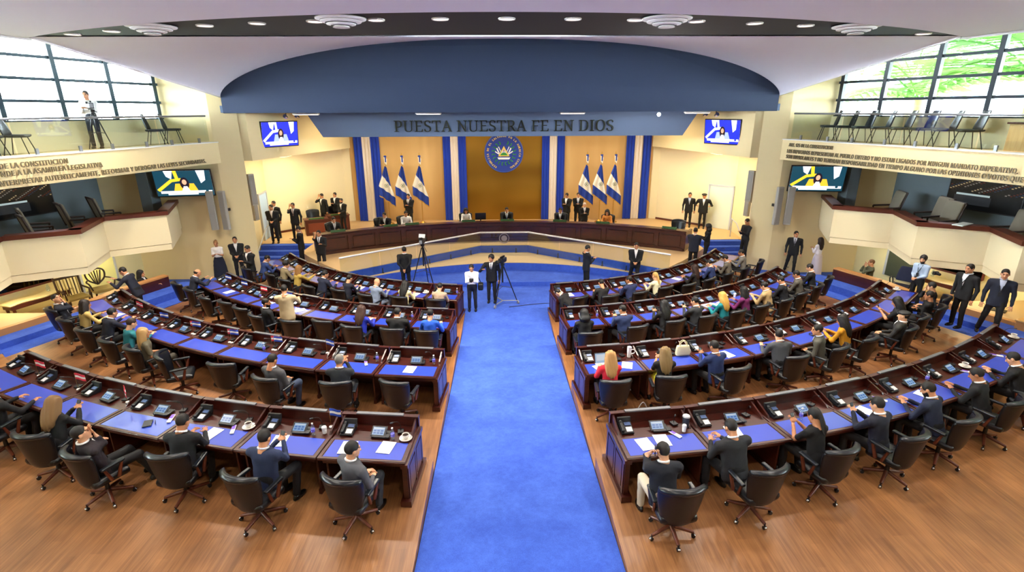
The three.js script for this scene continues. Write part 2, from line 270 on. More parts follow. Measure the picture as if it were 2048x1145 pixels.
// -- side balconies, galleries and windows
const zig = [[12.75, -20.92], [11.65, -18.35], [13.12, -17.38], [12.45, -15.45], [13.95, -14.6], [13.3, -12.95], [14.85, -12.1], [14.2, -10.45], [15.75, -9.6], [15.1, -7.95], [17.0, -7.0]];
for (const s of [-1, 1]) {
  const w = s < 0 ? 'left' : 'right', P = (a) => mirP(a, s);
  struct(`wall_end_${w}`, merged([prism(mir([[10.85, -20.95], [19.5, -20.95], [19.5, -21.25], [10.85, -21.25]], s), -0.2, 5.3), prism(mir([[10.85, -20.95], [12.85, -20.95], [12.85, -21.25], [10.85, -21.25]], s), 5.3, 9.7)]), M.beige, `beige end wall beside the stage, ${w}`);
  struct('floor_balcony', prism(mir([[FASC(-20.95), -20.95], [FASC(3), 3], [22, 3], [22, -20.95]], s), 4.62, 5.37), M.beige, `upper balcony slab with lettered front, ${w}`);
  struct('trim_balcony', prism(mir([[FASC(-20.95) - 0.03, -20.95], [FASC(3) - 0.03, 3], [FASC(3) + 0.5, 3], [FASC(-20.95) + 0.5, -20.95]], s), 5.37, 5.40), M.white, `white edge on top of the ${w} balcony front`);
  // gallery of boxes with a zigzag parapet
  const G = structGroup(`wall_gallery_${w}`, `cream zigzag parapet of the ${w} gallery boxes`);
  for (let i = 0; i < zig.length - 1; i++) {
    const a = P(zig[i]), b = P(zig[i + 1]);
    struct('parapet_panel', wallSeg(a, b, 2.12, 3.12, 0.12 * s), M.cream, '', G);
    struct('parapet_moulding', wallSeg([a[0] + 0.03 * s, a[1]], [b[0] + 0.03 * s, b[1]], 1.9, 2.1, 0.12 * s), M.cream, '', G);
  }
  const C = structGroup(`trim_cornice_${w}`, `dark red wooden rail on top of the ${w} gallery parapet`);
  for (let i = 0; i < zig.length - 1; i++) { const a = zig[i], b = zig[i + 1]; const off = 0.09; struct('rail_board', wallSeg(P([a[0] - off, a[1] + 0.02]), P([b[0] - off, b[1] + 0.02]), 3.12, 3.25, 0.34 * s), M.redwood, '', C); }
  struct('floor_gallery', prism(mir([...zig.map(([x, z]) => [x + 0.1, z]), [18, 2.9], [18.5, 2.9], [18.5, -20.95]], s), 1.95, 2.2), M.cream, `floor of the ${w} gallery boxes`);
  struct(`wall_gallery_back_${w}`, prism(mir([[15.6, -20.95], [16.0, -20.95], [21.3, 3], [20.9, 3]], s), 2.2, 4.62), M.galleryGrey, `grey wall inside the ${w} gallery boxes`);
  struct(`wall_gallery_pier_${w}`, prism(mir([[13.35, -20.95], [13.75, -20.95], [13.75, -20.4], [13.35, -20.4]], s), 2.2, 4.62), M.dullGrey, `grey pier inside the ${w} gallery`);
  struct(`wall_alcove_${w}`, prism(mir([[14.6, -20.95], [15.0, -20.95], [20.6, 3], [20.2, 3]], s), 0.0, 2.0), M.alcove, `pale yellow wall under the ${w} gallery`);
  // window wall
  struct(`wall_sill_${w}`, prism(mir([[WIN(-20.95), -20.95], [WIN(3), 3], [WIN(3) + 0.25, 3], [WIN(-20.95) + 0.25, -20.95]], s), 5.37, 6.22), M.cream, `pale wall under the ${w} windows`);
  const Wn = structGroup(s < 0 ? 'window_1' : 'window_2', `dark framed window wall behind the ${w} balcony`);
  const fm = s < 0 ? M.frame : M.frameDark, zs = []; for (let i = 0; i < 15; i++) zs.push(-20.8 + 1.6 * i);
  const ys = [6.22, 6.80, 7.42, 8.04, 8.66, 9.28, 9.7];
  for (const z of zs) { const m = struct('mullion', box(0.15, 3.5, 0.14), fm, '', Wn); m.position.set(s * (WIN(z) + 0.1), 7.97, z); m.rotation.y = s * 0.29; }
  for (const y of ys.slice(0, 6)) { const L = Math.hypot(24, 7.2); const m = struct('transom', box(0.1, 0.085, L), fm, '', Wn); m.position.set(s * (WIN(-8.95) + 0.1), y, -8.95); m.rotation.y = s * Math.atan(0.3); }
  const pg = box(0.012, 1, 1);
  for (let i = 0; i < zs.length - 1; i++) for (let j = 0; j < ys.length - 1; j++) { const z = zs[i] + 0.8, m = struct('pane', pg, M.glass, '', Wn); m.castShadow = false; m.position.set(s * (WIN(z) + 0.1), (ys[j] + ys[j + 1]) / 2, z); m.scale.set(1, ys[j + 1] - ys[j] - 0.04, 1.6); m.rotation.y = s * Math.atan(0.3); }
}
struct('wall_rear', box(46, 10, 0.3, 0, 4.7, 3.15), M.cream, 'rear wall of the hall');
for (const s of [-1, 1]) struct(`wall_outer_${s < 0 ? 'left' : 'right'}`, box(0.3, 5.0, 24.4, s * 21.8, 2.4, -9), M.cream, `outer lower wall, ${s < 0 ? 'left' : 'right'}`);
struct('floor_base', box(44, 0.2, 33, 0, -0.42, -13.2), M.tan, 'floor slab under the hall');
// -- doors
function door(name, a, b, h, y, mat, label, s) {
  const g = structGroup(name, label), dx = b[0] - a[0], dz = b[1] - a[1], L = Math.hypot(dx, dz), ry = Math.atan2(-dz, dx);
  g.position.set((a[0] + b[0]) / 2, y, (a[1] + b[1]) / 2); g.rotation.y = ry;
  struct('leaf', rbox(L - 0.14, h - 0.07, 0.05, 0.01, 0, (h - 0.07) / 2, 0), mat, '', g);
  struct('frame', [box(0.07, h, 0.1, -L / 2 + 0.035, h / 2, 0), box(0.07, h, 0.1, L / 2 - 0.035, h / 2, 0), box(L, 0.07, 0.1, 0, h - 0.035, 0)], M.lightGrey, '', g);
  struct('handle', [cyl(0.012, 0.012, 0.3, 8, -L / 2 + 0.17, 1.05, 0.06)], M.steel, '', g); return g;
}
door('door_1', [10.3, -26.44], [11.2, -25.5], 2.15, 0.8, std(0xdfe6d2, 0.6), 'pale door with grey frame in the right stage wall');
door('door_2', [-11.16, -25.3], [-11.03, -24.1], 2.15, 0.8, std(0xb9d3ee, 0.6), 'pale blue door in the left stage wall');
door('door_3', [14.9, -19.6], [15.2, -18.3], 1.6, 0.3, std(0x3b4230, 0.7), 'dark green door under the right gallery').rotation.y += Math.PI;
door('door_4', [-15.2, -18.4], [-14.85, -19.8], 1.6, 0.3, std(0xf2e99a, 0.7), 'yellow door under the left gallery').rotation.y += Math.PI;

// ================================================================= FITTINGS OF THE HALL
// -- downlights in the dark crescent
const discGeo = cyl(0.15, 0.15, 0.02, 20), ringGeo = (() => { const g = new THREE.TorusGeometry(0.165, 0.025, 6, 24); g.rotateX(Math.PI / 2); return g; })();
function downlight(x, z, y, power, label, group, glow = true) {
  const o = thing('ceiling_downlight', label, 'downlight', [x, y, z], 0, group);
  mesh('trim_ring', ringGeo, M.white, o); const d = mesh('lamp_glow', discGeo, M.lampGlow, o); d.position.y = 0.0; d.castShadow = false;
  const l = new THREE.SpotLight(0xfff3e2, power, 0, 1.15, 0.7, 2); l.position.set(0, -0.05, 0); l.target.position.set(0, -3, 0); l.castShadow = true; l.shadow.radius = 7; o.add(l, l.target); return o;
}
const dl = [-10.95, -9.6, -8.27, -6.9, -5.57, -4.2, -2.82, -1.43, 0, 1.43, 2.82, 4.24, 5.68, 7.06, 8.46, 11.0];
const ordl = ['first', 'second', 'third', 'fourth', 'fifth', 'sixth', 'seventh', 'eighth', 'ninth', 'tenth', 'eleventh', 'twelfth', 'thirteenth', 'fourteenth', 'fifteenth', 'sixteenth'];
dl.forEach((x, i) => downlight(x, -12.6 - 0.0202 * x * x, 8.36, LAMP.down, `round recessed downlight in the dark ceiling band, ${ordl[i]} from the left`, 'downlights in the dark ceiling band'));
for (const z of [-7.5, -2.5]) [-10, -5, 0, 5, 10].forEach((x, i) => downlight(x, z, 8.29, LAMP.hidden, `round downlight in the white ceiling, ${z < -5 ? 'farther' : 'nearer'} line, ${ordl[i]} from the left`, 'downlights in the white ceiling'));
[[-8.1, -13.55, 'far left'], [-3.5, -12.45, 'left of the middle'], [3.42, -12.45, 'right of the middle'], [8.25, -13.55, 'far right']].forEach(([x, z, w]) => {
  const o = thing('ceiling_vent', `round white ceiling air vent in the dark band, ${w}`, 'air vent', [x, 8.37, z], 0, 'round air vents');
  const prof = (r, d) => new THREE.LatheGeometry([[r - 0.09, -d - 0.02], [r, -d], [r + 0.01, -d + 0.03], [r - 0.08, -d + 0.01]].map(([a, b]) => new THREE.Vector2(Math.max(a, 0.001), b)), 28);
  mesh('outer_ring', prof(0.52, 0.05), M.white, o); mesh('middle_ring', prof(0.42, 0.10), M.white, o); mesh('inner_ring', prof(0.30, 0.15), M.white, o); mesh('centre_plate', cyl(0.16, 0.18, 0.03, 20, 0, -0.19, 0), M.white, o); mesh('throat', cyl(0.40, 0.14, 0.17, 24, 0, -0.09, 0), M.darkGrey, o);
});
// -- light strips under the blue arch, and one bright spot lamp
[-7.75, -2.95, 2.75, 7.75].forEach((x, i) => {
  const o = thing('light_strip', `white light strip under the blue arch, ${ordl[i]} from the left`, 'light', [x, 6.38, -22.1], 0, 'light strips under the arch');
  mesh('housing', rbox(1.0, 0.06, 0.26, 0.02, 0, 0.0, 0), M.white, o); mesh('lamp_diffuser', box(0.92, 0.012, 0.2, 0, -0.036, 0), M.lampGlow, o);
  const l = new THREE.RectAreaLight(0xfff4e6, LAMP.soffit, 0.92, 0.2); l.position.set(0, -0.05, 0); l.lookAt(0, -1, 0); o.add(l); l.rotation.set(-Math.PI / 2, 0, 0);
});
{
  const o = thing('spot_lamp', 'small bright spot lamp under the blue arch, right of the motto', 'spot lamp', [5.95, 6.36, -21.2]);
  mesh('bracket', cyl(0.02, 0.02, 0.1, 8, 0, 0.03, 0), M.black, o); mesh('lamp_glow', ball(0.07, 0, -0.05, 0.02), new THREE.MeshStandardMaterial({ color: 0xffffff, emissive: 0xffffff, emissiveIntensity: 30 }), o);
  const l = new THREE.PointLight(0xffffff, 14, 0, 2); l.position.set(0, -0.05, 0.02); l.castShadow = true; o.add(l);
}
// small stage spots beside the televisions
for (const s of [-1, 1]) for (const k of [0, 1]) {
  const o = thing('stage_spot', `small chrome spotlight above the television ${s < 0 ? 'left' : 'right'} of the stage, ${k ? 'inner' : 'outer'} one`, 'spotlight', [s * (8.72 - k * 0.28), 6.3, -22.6 - k * 0.5], s * 0.3, 'stage spotlights');
  mesh('stem', cyl(0.015, 0.015, 0.14, 8, 0, 0.07, 0), M.black, o); mesh('head', [cyl(0.08, 0.05, 0.16, 14, 0, -0.03, 0.03, 1.1)], M.chrome, o);
}
// -- stage lighting hidden above: panels in the dais ceiling and under the upper side walls
function panelLight(name, label, x, y, z, w, d, color, power, rx = -Math.PI / 2, ry = 0) {
  const o = thing(name, label, 'light', [x, y, z]); o.rotation.set(0, ry, 0);
  const h = new THREE.Group(); h.rotation.x = rx; h.name = 'lamp_body'; o.add(h);
  mesh('lamp_frame', box(w + 0.06, d + 0.06, 0.03, 0, 0, 0.02), M.white, h); mesh('lamp_diffuser', box(w, d, 0.012, 0, 0, -0.004), new THREE.MeshStandardMaterial({ color: 0xffffff, emissive: color, emissiveIntensity: 4 }), h);
  const l = new THREE.RectAreaLight(color, power, w, d); l.position.set(0, 0, -0.02); h.add(l); return o;
}
[-6, -2, 2, 6].forEach((x, i) => panelLight('stage_light_panel', `warm light panel behind the motto, ${ordl[i]} from the left`, x, 6.40, -25.2, 2.2, 0.5, 0xffeccb, LAMP.stage));
for (const s of [-1, 1]) {
  panelLight('recess_light_panel', `warm light panel over the ${s < 0 ? 'left' : 'right'} stage recess`, s * 9.6, 4.62, -24.6, 0.5, 2.2, 0xfff0c4, LAMP.recess);
  [[14.3, -18.6], [14.6, -15.2], [15.2, -12]].forEach(([x, z], i) => panelLight('alcove_light_panel', `warm light panel under the ${s < 0 ? 'left' : 'right'} gallery, ${ordl[i]} from the stage`, s * x, 1.93, z, 0.4, 1.0, 0xffecb4, LAMP.alcove));
  [[15.0, -17.5], [15.6, -13.5]].forEach(([x, z], i) => panelLight('gallery_light_panel', `dim light panel inside the ${s < 0 ? 'left' : 'right'} gallery, ${ordl[i]} from the stage`, s * x, 4.6, z, 0.5, 1.2, 0xf2f4ff, LAMP.gallery));
}
// -- televisions
function canvasTex(w, h, draw) { const c = document.createElement('canvas'); c.width = w; c.height = h; draw(c.getContext('2d'), w, h); const t = new THREE.CanvasTexture(c); t.colorSpace = THREE.SRGBColorSpace; return t; }
const broadcast = (bg, chev, cloth) => canvasTex(320, 180, (g, w, h) => {
  g.fillStyle = bg; g.fillRect(0, 0, w, h);
  g.fillStyle = '#f4f4fa'; g.beginPath(); g.moveTo(60, 0); g.lineTo(110, 0); g.lineTo(96, 60); g.lineTo(70, 40); g.fill(); g.beginPath(); g.moveTo(240, 0); g.lineTo(290, 0); g.lineTo(285, 70); g.lineTo(258, 92); g.fill();
  g.strokeStyle = chev; g.lineWidth = 20; g.beginPath(); g.moveTo(118, -10); g.lineTo(128, 62); g.stroke(); g.beginPath(); g.moveTo(10, 140); g.lineTo(92, 70); g.lineTo(150, 62); g.stroke();
  g.fillStyle = cloth; g.beginPath(); g.moveTo(96, 150); g.lineTo(112, 92); g.lineTo(216, 92); g.lineTo(236, 150); g.fill();
  g.fillStyle = '#1c1622'; g.beginPath(); g.ellipse(164, 92, 26, 44, 0, 0, 7); g.fill(); g.fillStyle = '#d9a080'; g.beginPath(); g.ellipse(164, 82, 13, 19, 0, 0, 7); g.fill();
  g.fillStyle = '#ffffff'; g.beginPath(); g.moveTo(140, 150); g.lineTo(156, 112); g.lineTo(176, 112); g.lineTo(190, 150); g.fill();
  g.fillStyle = '#fbfbff'; g.fillRect(22, 144, 290, 18); g.fillRect(60, 164, 170, 9); g.fillStyle = bg; g.beginPath(); g.arc(284, 150, 9, 0, 7); g.fill();
});
const scr = (t, k) => new THREE.MeshStandardMaterial({ color: 0x000000, roughness: 0.25, emissive: 0xffffff, emissiveMap: t, emissiveIntensity: k });
const scrBlue = scr(broadcast('#1a2bd0', '#cfd0e0', '#9fb0f0'), 3.4), scrGreen = scr(broadcast('#123a4a', '#e8bf2e', '#f0b030'), 3.4);
const scrHall = scr(canvasTex(256, 144, (g, w, h) => { g.fillStyle = '#101214'; g.fillRect(0, 0, w, h); for (let i = 0; i < 90; i++) { g.fillStyle = ['#3a2a20', '#8a8478', '#5a2018', '#22304a', '#c8b080'][i % 5]; g.fillRect((i * 53) % w, 14 + ((i * 29) % 50), 7, 5); } g.fillStyle = '#e8ffff'; g.fillRect(30, 74, 120, 9); g.fillStyle = '#383c40'; g.fillRect(24, 84, 132, 40); }), 0.9);
function tv(pos, turn, w, h, mat, label, tilt = 0.1) {
  const o = thing('television', label, 'television', pos, turn), b = new THREE.Group(); b.name = 'casing'; b.rotation.x = tilt; o.add(b);
  mesh('bezel', rbox(w, h, 0.07, 0.012, 0, 0, 0), M.plasticBlack, b); const p = mesh('screen', new THREE.BoxGeometry(w - 0.07, h - 0.08, 0.006), mat, b); p.position.z = 0.036; mesh('mount', [box(0.3, 0.25, 0.14, 0, 0, -0.1), box(0.08, 0.08, 0.3, 0, 0, -0.26)], M.black, b); return o;
}
// side walls that carry them face the hall obliquely
tv([-9.12, 5.60, -22.72], 1.0, 1.72, 1.02, scrBlue, 'television on the upper wall left of the stage'); tv([9.12, 5.60, -22.72], -1.0, 1.72, 1.02, scrBlue, 'television on the upper wall right of the stage');
tv([-12.1, 3.92, -20.55], 0.16, 2.04, 1.03, scrGreen, 'television under the lettered balcony on the left end wall', 0.12); tv([12.15, 3.92, -20.55], -0.16, 2.04, 1.03, scrGreen, 'television under the lettered balcony on the right end wall', 0.12);
tv([16.15, 3.72, -17.5], -1.28, 2.3, 1.15, scrHall, 'dark television showing the hall inside the right gallery', 0); tv([-16.0, 3.72, -17.9], 1.28, 2.0, 1.1, scrHall, 'dark television showing the hall inside the left gallery', 0);
// -- line speakers
function speaker(x, y, z, turn, h, label) { const o = thing('line_speaker', label, 'speaker', [x, y, z], turn, 'grey line speakers'); mesh('cabinet', rbox(0.26, h, 0.14, 0.02, 0, 0, 0.14), M.speaker, o); mesh('grille', rbox(0.2, h - 0.1, 0.02, 0.008, 0, 0, 0.212), std(0x95938c, 0.9), o); mesh('bracket', [box(0.06, 0.1, 0.3, 0, 0, -0.02)], M.black, o); }
for (const s of [-1, 1]) {
  const w = s < 0 ? 'left' : 'right';
  speaker(s * 11.3, 2.85, -20.72, s * -0.3, 1.5, `grey line speaker on the ${w} end wall, outer of the pair`); speaker(s * 10.78, 2.85, -20.74, s * 0.25, 1.5, `grey line speaker on the ${w} end wall, inner of the pair`);
  speaker(s * 10.2, 3.5, -21.7, s * -1.0, 1.25, `grey line speaker high on the ${w} stage pier`); speaker(s * 10.66, 2.7, -22.6, s * -1.3, 1.25, `grey line speaker lower on the ${w} stage pier`);
}
// -- lettering
const fonts = { sb: await new FontLoader().loadAsync('fonts/droid/droid_serif_regular.typeface.json'), b: await new FontLoader().loadAsync('fonts/droid/droid_sans_bold.typeface.json') };
const glyphs = new Map();
function glyph(f, ch, size, depth) { const k = f + ch + size; if (!glyphs.has(k)) glyphs.set(k, new TextGeometry(ch, { font: fonts[f], size, depth, curveSegments: 3, bevelEnabled: false })); return glyphs.get(k); }
function lettering(parent, f, str, size, depth, origin, dir, mat, opt = {}) {   // one mesh per letter, running from origin along dir
  const fd = fonts[f].data, k = size / fd.resolution, w = [...str].map((c) => (fd.glyphs[c]?.ha ?? 600) * k), total = w.reduce((a, b) => a + b, 0), sx = opt.length ? opt.length / total : opt.sx ?? 1;
  const ry = Math.atan2(-dir.z, dir.x); let at = opt.end ? -total * sx : 0;
  [...str].forEach((c, i) => { if (c !== ' ') { const m = mesh('letter', glyph(f, c, size, depth), mat, parent); m.position.copy(origin).addScaledVector(dir, at); m.rotation.y = ry; m.scale.x = sx; } at += w[i] * sx; });
}
{
  const o = thing('motto_lettering', 'metal letters reading PUESTA NUESTRA FE EN DIOS above the stage', 'lettering', [0, 0, 0]);
  lettering(o, 'sb', 'PUESTA NUESTRA FE EN DIOS', 0.46, 0.06, V(-4.62, 5.63, -23.49), V(1, 0, 0), M.letterSteel, { length: 9.36 });
  const d = V(0.3, 0, 1).normalize(), dl = V(0.3, 0, -1).normalize(), org = (z, y) => V(FASC(z) - 0.012, y, z);
  const r = thing('balcony_lettering', 'three lines of dark letters on the right balcony front', 'lettering', [0, 0, 0]);
  const orR = (z, y) => V(FASC(z) - 0.05, y, z), orL = (z, y) => V(-(FASC(z) - 0.05), y, z);
  lettering(r, 'b', 'ART. 125 DE LA CONSTITUCION', 0.125, 0.03, orR(-20.55, 5.14), d, M.letter, { length: 1.95 });
  lettering(r, 'b', 'LOS DIPUTADOS REPRESENTAN AL PUEBLO ENTERO Y NO ESTAN LIGADOS POR NINGUN MANDATO IMPERATIVO.', 0.135, 0.03, orR(-20.6, 4.90), d, M.letter, { length: 7.55 });
  lettering(r, 'b', 'SON INVIOLABLES Y NO TENDRAN RESPONSABILIDAD EN TIEMPO ALGUNO POR LAS OPINIONES O VOTOS QUE EMITAN.', 0.135, 0.03, orR(-20.6, 4.70), d, M.letter, { length: 8.35 });
  const l = thing('balcony_lettering', 'three lines of dark letters on the left balcony front', 'lettering', [0, 0, 0]);
  lettering(l, 'b', 'ART. 131 DE LA CONSTITUCION', 0.135, 0.03, orL(-15.6, 5.12), dl, M.letter, { length: 2.4, end: 1 });
  lettering(l, 'b', 'CORRESPONDE A LA ASAMBLEA LEGISLATIVA', 0.135, 0.03, orL(-16.5, 4.93), dl, M.letter, { length: 3.5, end: 1 });
  lettering(l, 'b', 'DECRETAR, INTERPRETAR AUTENTICAMENTE, REFORMAR Y DEROGAR LAS LEYES SECUNDARIAS.', 0.135, 0.03, orL(-20.2, 4.70), dl, M.letter, { length: 7.6, end: 1 });
}
// -- balcony glass rails
for (const s of [-1, 1]) {
  const w = s < 0 ? 'left' : 'right', o = thing('balcony_rail', `glass balustrade with steel handrail on the ${w} balcony`, 'balustrade', [0, 0, 0]);
  const X = (z) => s * (FASC(z) + 0.1), a = V(X(-20.7), 6.33, -20.7), b = V(X(2), 6.33, 2);
  mesh('handrail', bar(a, b, 0.034, 0.034, 8), M.steel, o);
  for (let i = 0; i < 11; i++) {
    const z0 = -20.7 + 2.05 * i, z1 = z0 + 2.0, m = mesh('pane', new THREE.BoxGeometry(0.012, 0.86, Math.hypot(2.0, 0.6)), M.railGlass, o); m.position.set(X((z0 + z1) / 2), 5.87, (z0 + z1) / 2); m.rotation.y = s * Math.atan(0.3); m.castShadow = false;
    for (const t of [0.22, 0.78]) { const z = z0 + 2.0 * t, c = mesh('clamp', box(0.06, 0.16, 0.07), M.steel, o); c.position.set(X(z), 5.48, z); c.rotation.y = s * Math.atan(0.3); }
  }
}
{ // glass rail of the dais
  const o = thing('dais_rail', 'low glass balustrade with white handrail along the dais edge', 'balustrade', [0, 0, 0]);
  const p = [[-6.05, -18.75], [-1.06, -22.78], [1.06, -22.78], [6.1, -18.75]];
  mesh('handrail', p.slice(1).map((q, i) => bar(V(p[i][0], 1.40, p[i][1]), V(q[0], 1.40, q[1]), 0.034, 0.034, 8)), M.white, o);
  for (let i = 0; i < 3; i++) { const n = i === 1 ? 1 : 4; for (let j = 0; j < n; j++) { const t = (j + 0.5) / n, L = Math.hypot(p[i + 1][0] - p[i][0], p[i + 1][1] - p[i][1]) / n; const m = mesh('pane', new THREE.BoxGeometry(L - 0.03, 0.84, 0.012), M.railGlass, o); m.castShadow = false; m.position.set(p[i][0] + (p[i + 1][0] - p[i][0]) * t, 0.96, p[i][1] + (p[i + 1][1] - p[i][1]) * t); m.rotation.y = -Math.atan2(p[i + 1][1] - p[i][1], p[i + 1][0] - p[i][0]); } }
  const e = mesh('etched_emblem', [(() => { const g = new THREE.TorusGeometry(0.21, 0.018, 6, 28); return g; })(), cyl(0.13, 0.13, 0.006, 20, 0, 0, 0, Math.PI / 2)], std(0x8f8790, 0.6), o); e.position.set(0, 1.14, -22.765);
}
// -- curtains (blue, white, blue) on the stage wall
function drape(x0, x1, y0, y1, z, folds, ph) {
  const nx = 28, ny = 6, pos = [], idx = [];
  for (const side of [0, 1]) for (let j = 0; j <= ny; j++) for (let i = 0; i <= nx; i++) { const u = i / nx, v = j / ny; pos.push(x0 + (x1 - x0) * u, y1 + (y0 - y1) * v, z + 0.035 * Math.sin(u * folds * Math.PI * 2 + ph + 0.4 * v) - side * 0.02); }
  const n = (nx + 1) * (ny + 1);
  for (let j = 0; j < ny; j++) for (let i = 0; i < nx; i++) { const a = j * (nx + 1) + i, b = a + 1, c = a + nx + 1, d = c + 1; idx.push(a, c, b, b, c, d, n + a, n + b, n + c, n + b, n + d, n + c); }
  for (let i = 0; i < nx; i++) for (const j of [0, ny]) { const a = j * (nx + 1) + i; idx.push(a, a + 1, n + a, a + 1, n + a + 1, n + a); }
  const g = new THREE.BufferGeometry(); g.setAttribute('position', new THREE.Float32BufferAttribute(pos, 3)); g.setIndex(idx); g.computeVertexNormals(); return g;
}
[[-7.05, 'far left'], [-2.5, 'left of the golden panel'], [2.68, 'right of the golden panel'], [7.18, 'far right']].forEach(([x, w], i) => {
  const o = thing('stage_curtain', `hanging blue and white striped curtain, ${w}`, 'curtain', [x, 0, -28.55], 0, 'striped stage curtains'), k = i === 0 || i === 3 ? 0.44 : 0.40;
  mesh('blue_panel', drape(-1.5 * k, -0.5 * k, 0.82, 6.3, 0, 2.5, 0), M.drapeBlue, o); mesh('white_panel', drape(-0.5 * k, 0.5 * k, 0.82, 6.3, 0.015, 2.5, 1), M.drapeWhite, o); mesh('blue_panel', drape(0.5 * k, 1.5 * k, 0.82, 6.3, 0, 2.5, 2), M.drapeBlue, o);
});
// -- national emblem on the golden panel
{
  const o = thing('wall_emblem', 'round blue national coat of arms with green wreath on the golden panel', 'emblem', [0.08, 4.36, -28.66]);
  const blue = std(0x1d3a9c, 0.5), pale = std(0xcfd4ea, 0.5), leaf = std(0x2e8b3a, 0.6), yellow = std(0xe8c94a, 0.5), red = std(0xb53a2c, 0.6);
  mesh('disc', cyl(1.0, 1.0, 0.05, 48, 0, 0, 0, Math.PI / 2), blue, o); mesh('rim', new THREE.TorusGeometry(1.0, 0.03, 8, 48), std(0x4b5fae, 0.4), o);
  const txt = 'REPUBLICA DE EL SALVADOR EN LA AMERICA CENTRAL'; [...txt].forEach((c, i) => { if (c === ' ') return; const a = (210 - 240 * i / (txt.length - 1)) * D2R + 0, r = 0.80, m = mesh('letter', glyph('b', c, 0.1, 0.012), yellow, o); const an = (243 - 306 * i / (txt.length - 1)) * D2R; m.position.set(r * Math.cos(an), r * Math.sin(an), 0.026); m.rotation.z = an - Math.PI / 2; });
  const lg = ball(0.06, 0, 0, 0, 1, 0.5, 0.3, 6);
  for (let i = 0; i < 18; i++) for (const rr of [0.5, 0.6]) { const an = (112 + 316 * i / 17) * D2R, m = mesh('leaf', lg, leaf, o); m.position.set(rr * Math.cos(an), rr * Math.sin(an) - 0.02, 0.04); m.rotation.z = an + (rr > 0.55 ? 0.6 : 2.3); }
  const tri = (pts, d) => { const g = new THREE.ExtrudeGeometry(new THREE.Shape(pts.map(([x, y]) => new THREE.Vector2(x, y))), { depth: d, bevelEnabled: false }); g.translate(0, 0, 0.03); return g; };
  mesh('triangle', tri([[-0.3, -0.18], [0.3, -0.18], [0, 0.34]], 0.02), yellow, o); mesh('triangle_field', tri([[-0.2, -0.13], [0.2, -0.13], [0, 0.22]], 0.03), pale, o); mesh('hills', tri([[-0.2, -0.13], [0.2, -0.13], [0.12, -0.02], [0, 0.03], [-0.12, -0.02]], 0.04), leaf, o); mesh('cap', tri([[-0.03, 0.06], [0.03, 0.06], [0.015, 0.17], [-0.015, 0.17]], 0.045), red, o);
  for (const s of [-1, 1]) for (const k of [0, 1]) { const b = k ? 0.36 : 0.2; mesh('flag', tri([[s * 0.05, -0.15], [s * (b + 0.06), 0.32 - k * 0.2], [s * (b + 0.2), 0.22 - k * 0.2], [s * 0.2, -0.2]], 0.012), k ? blue : std(0xf0f0f4, 0.6), o); mesh('flag_stripe', tri([[s * 0.07, -0.15], [s * (b + 0.1), 0.3 - k * 0.2], [s * (b + 0.15), 0.27 - k * 0.2], [s * 0.14, -0.17]], 0.016), k ? std(0xf0f0f4, 0.6) : blue, o); }
  mesh('ribbon', tri([[-0.34, -0.24], [0.34, -0.24], [0.28, -0.34], [-0.28, -0.34]], 0.03), std(0xe6e8f0, 0.6), o);
}
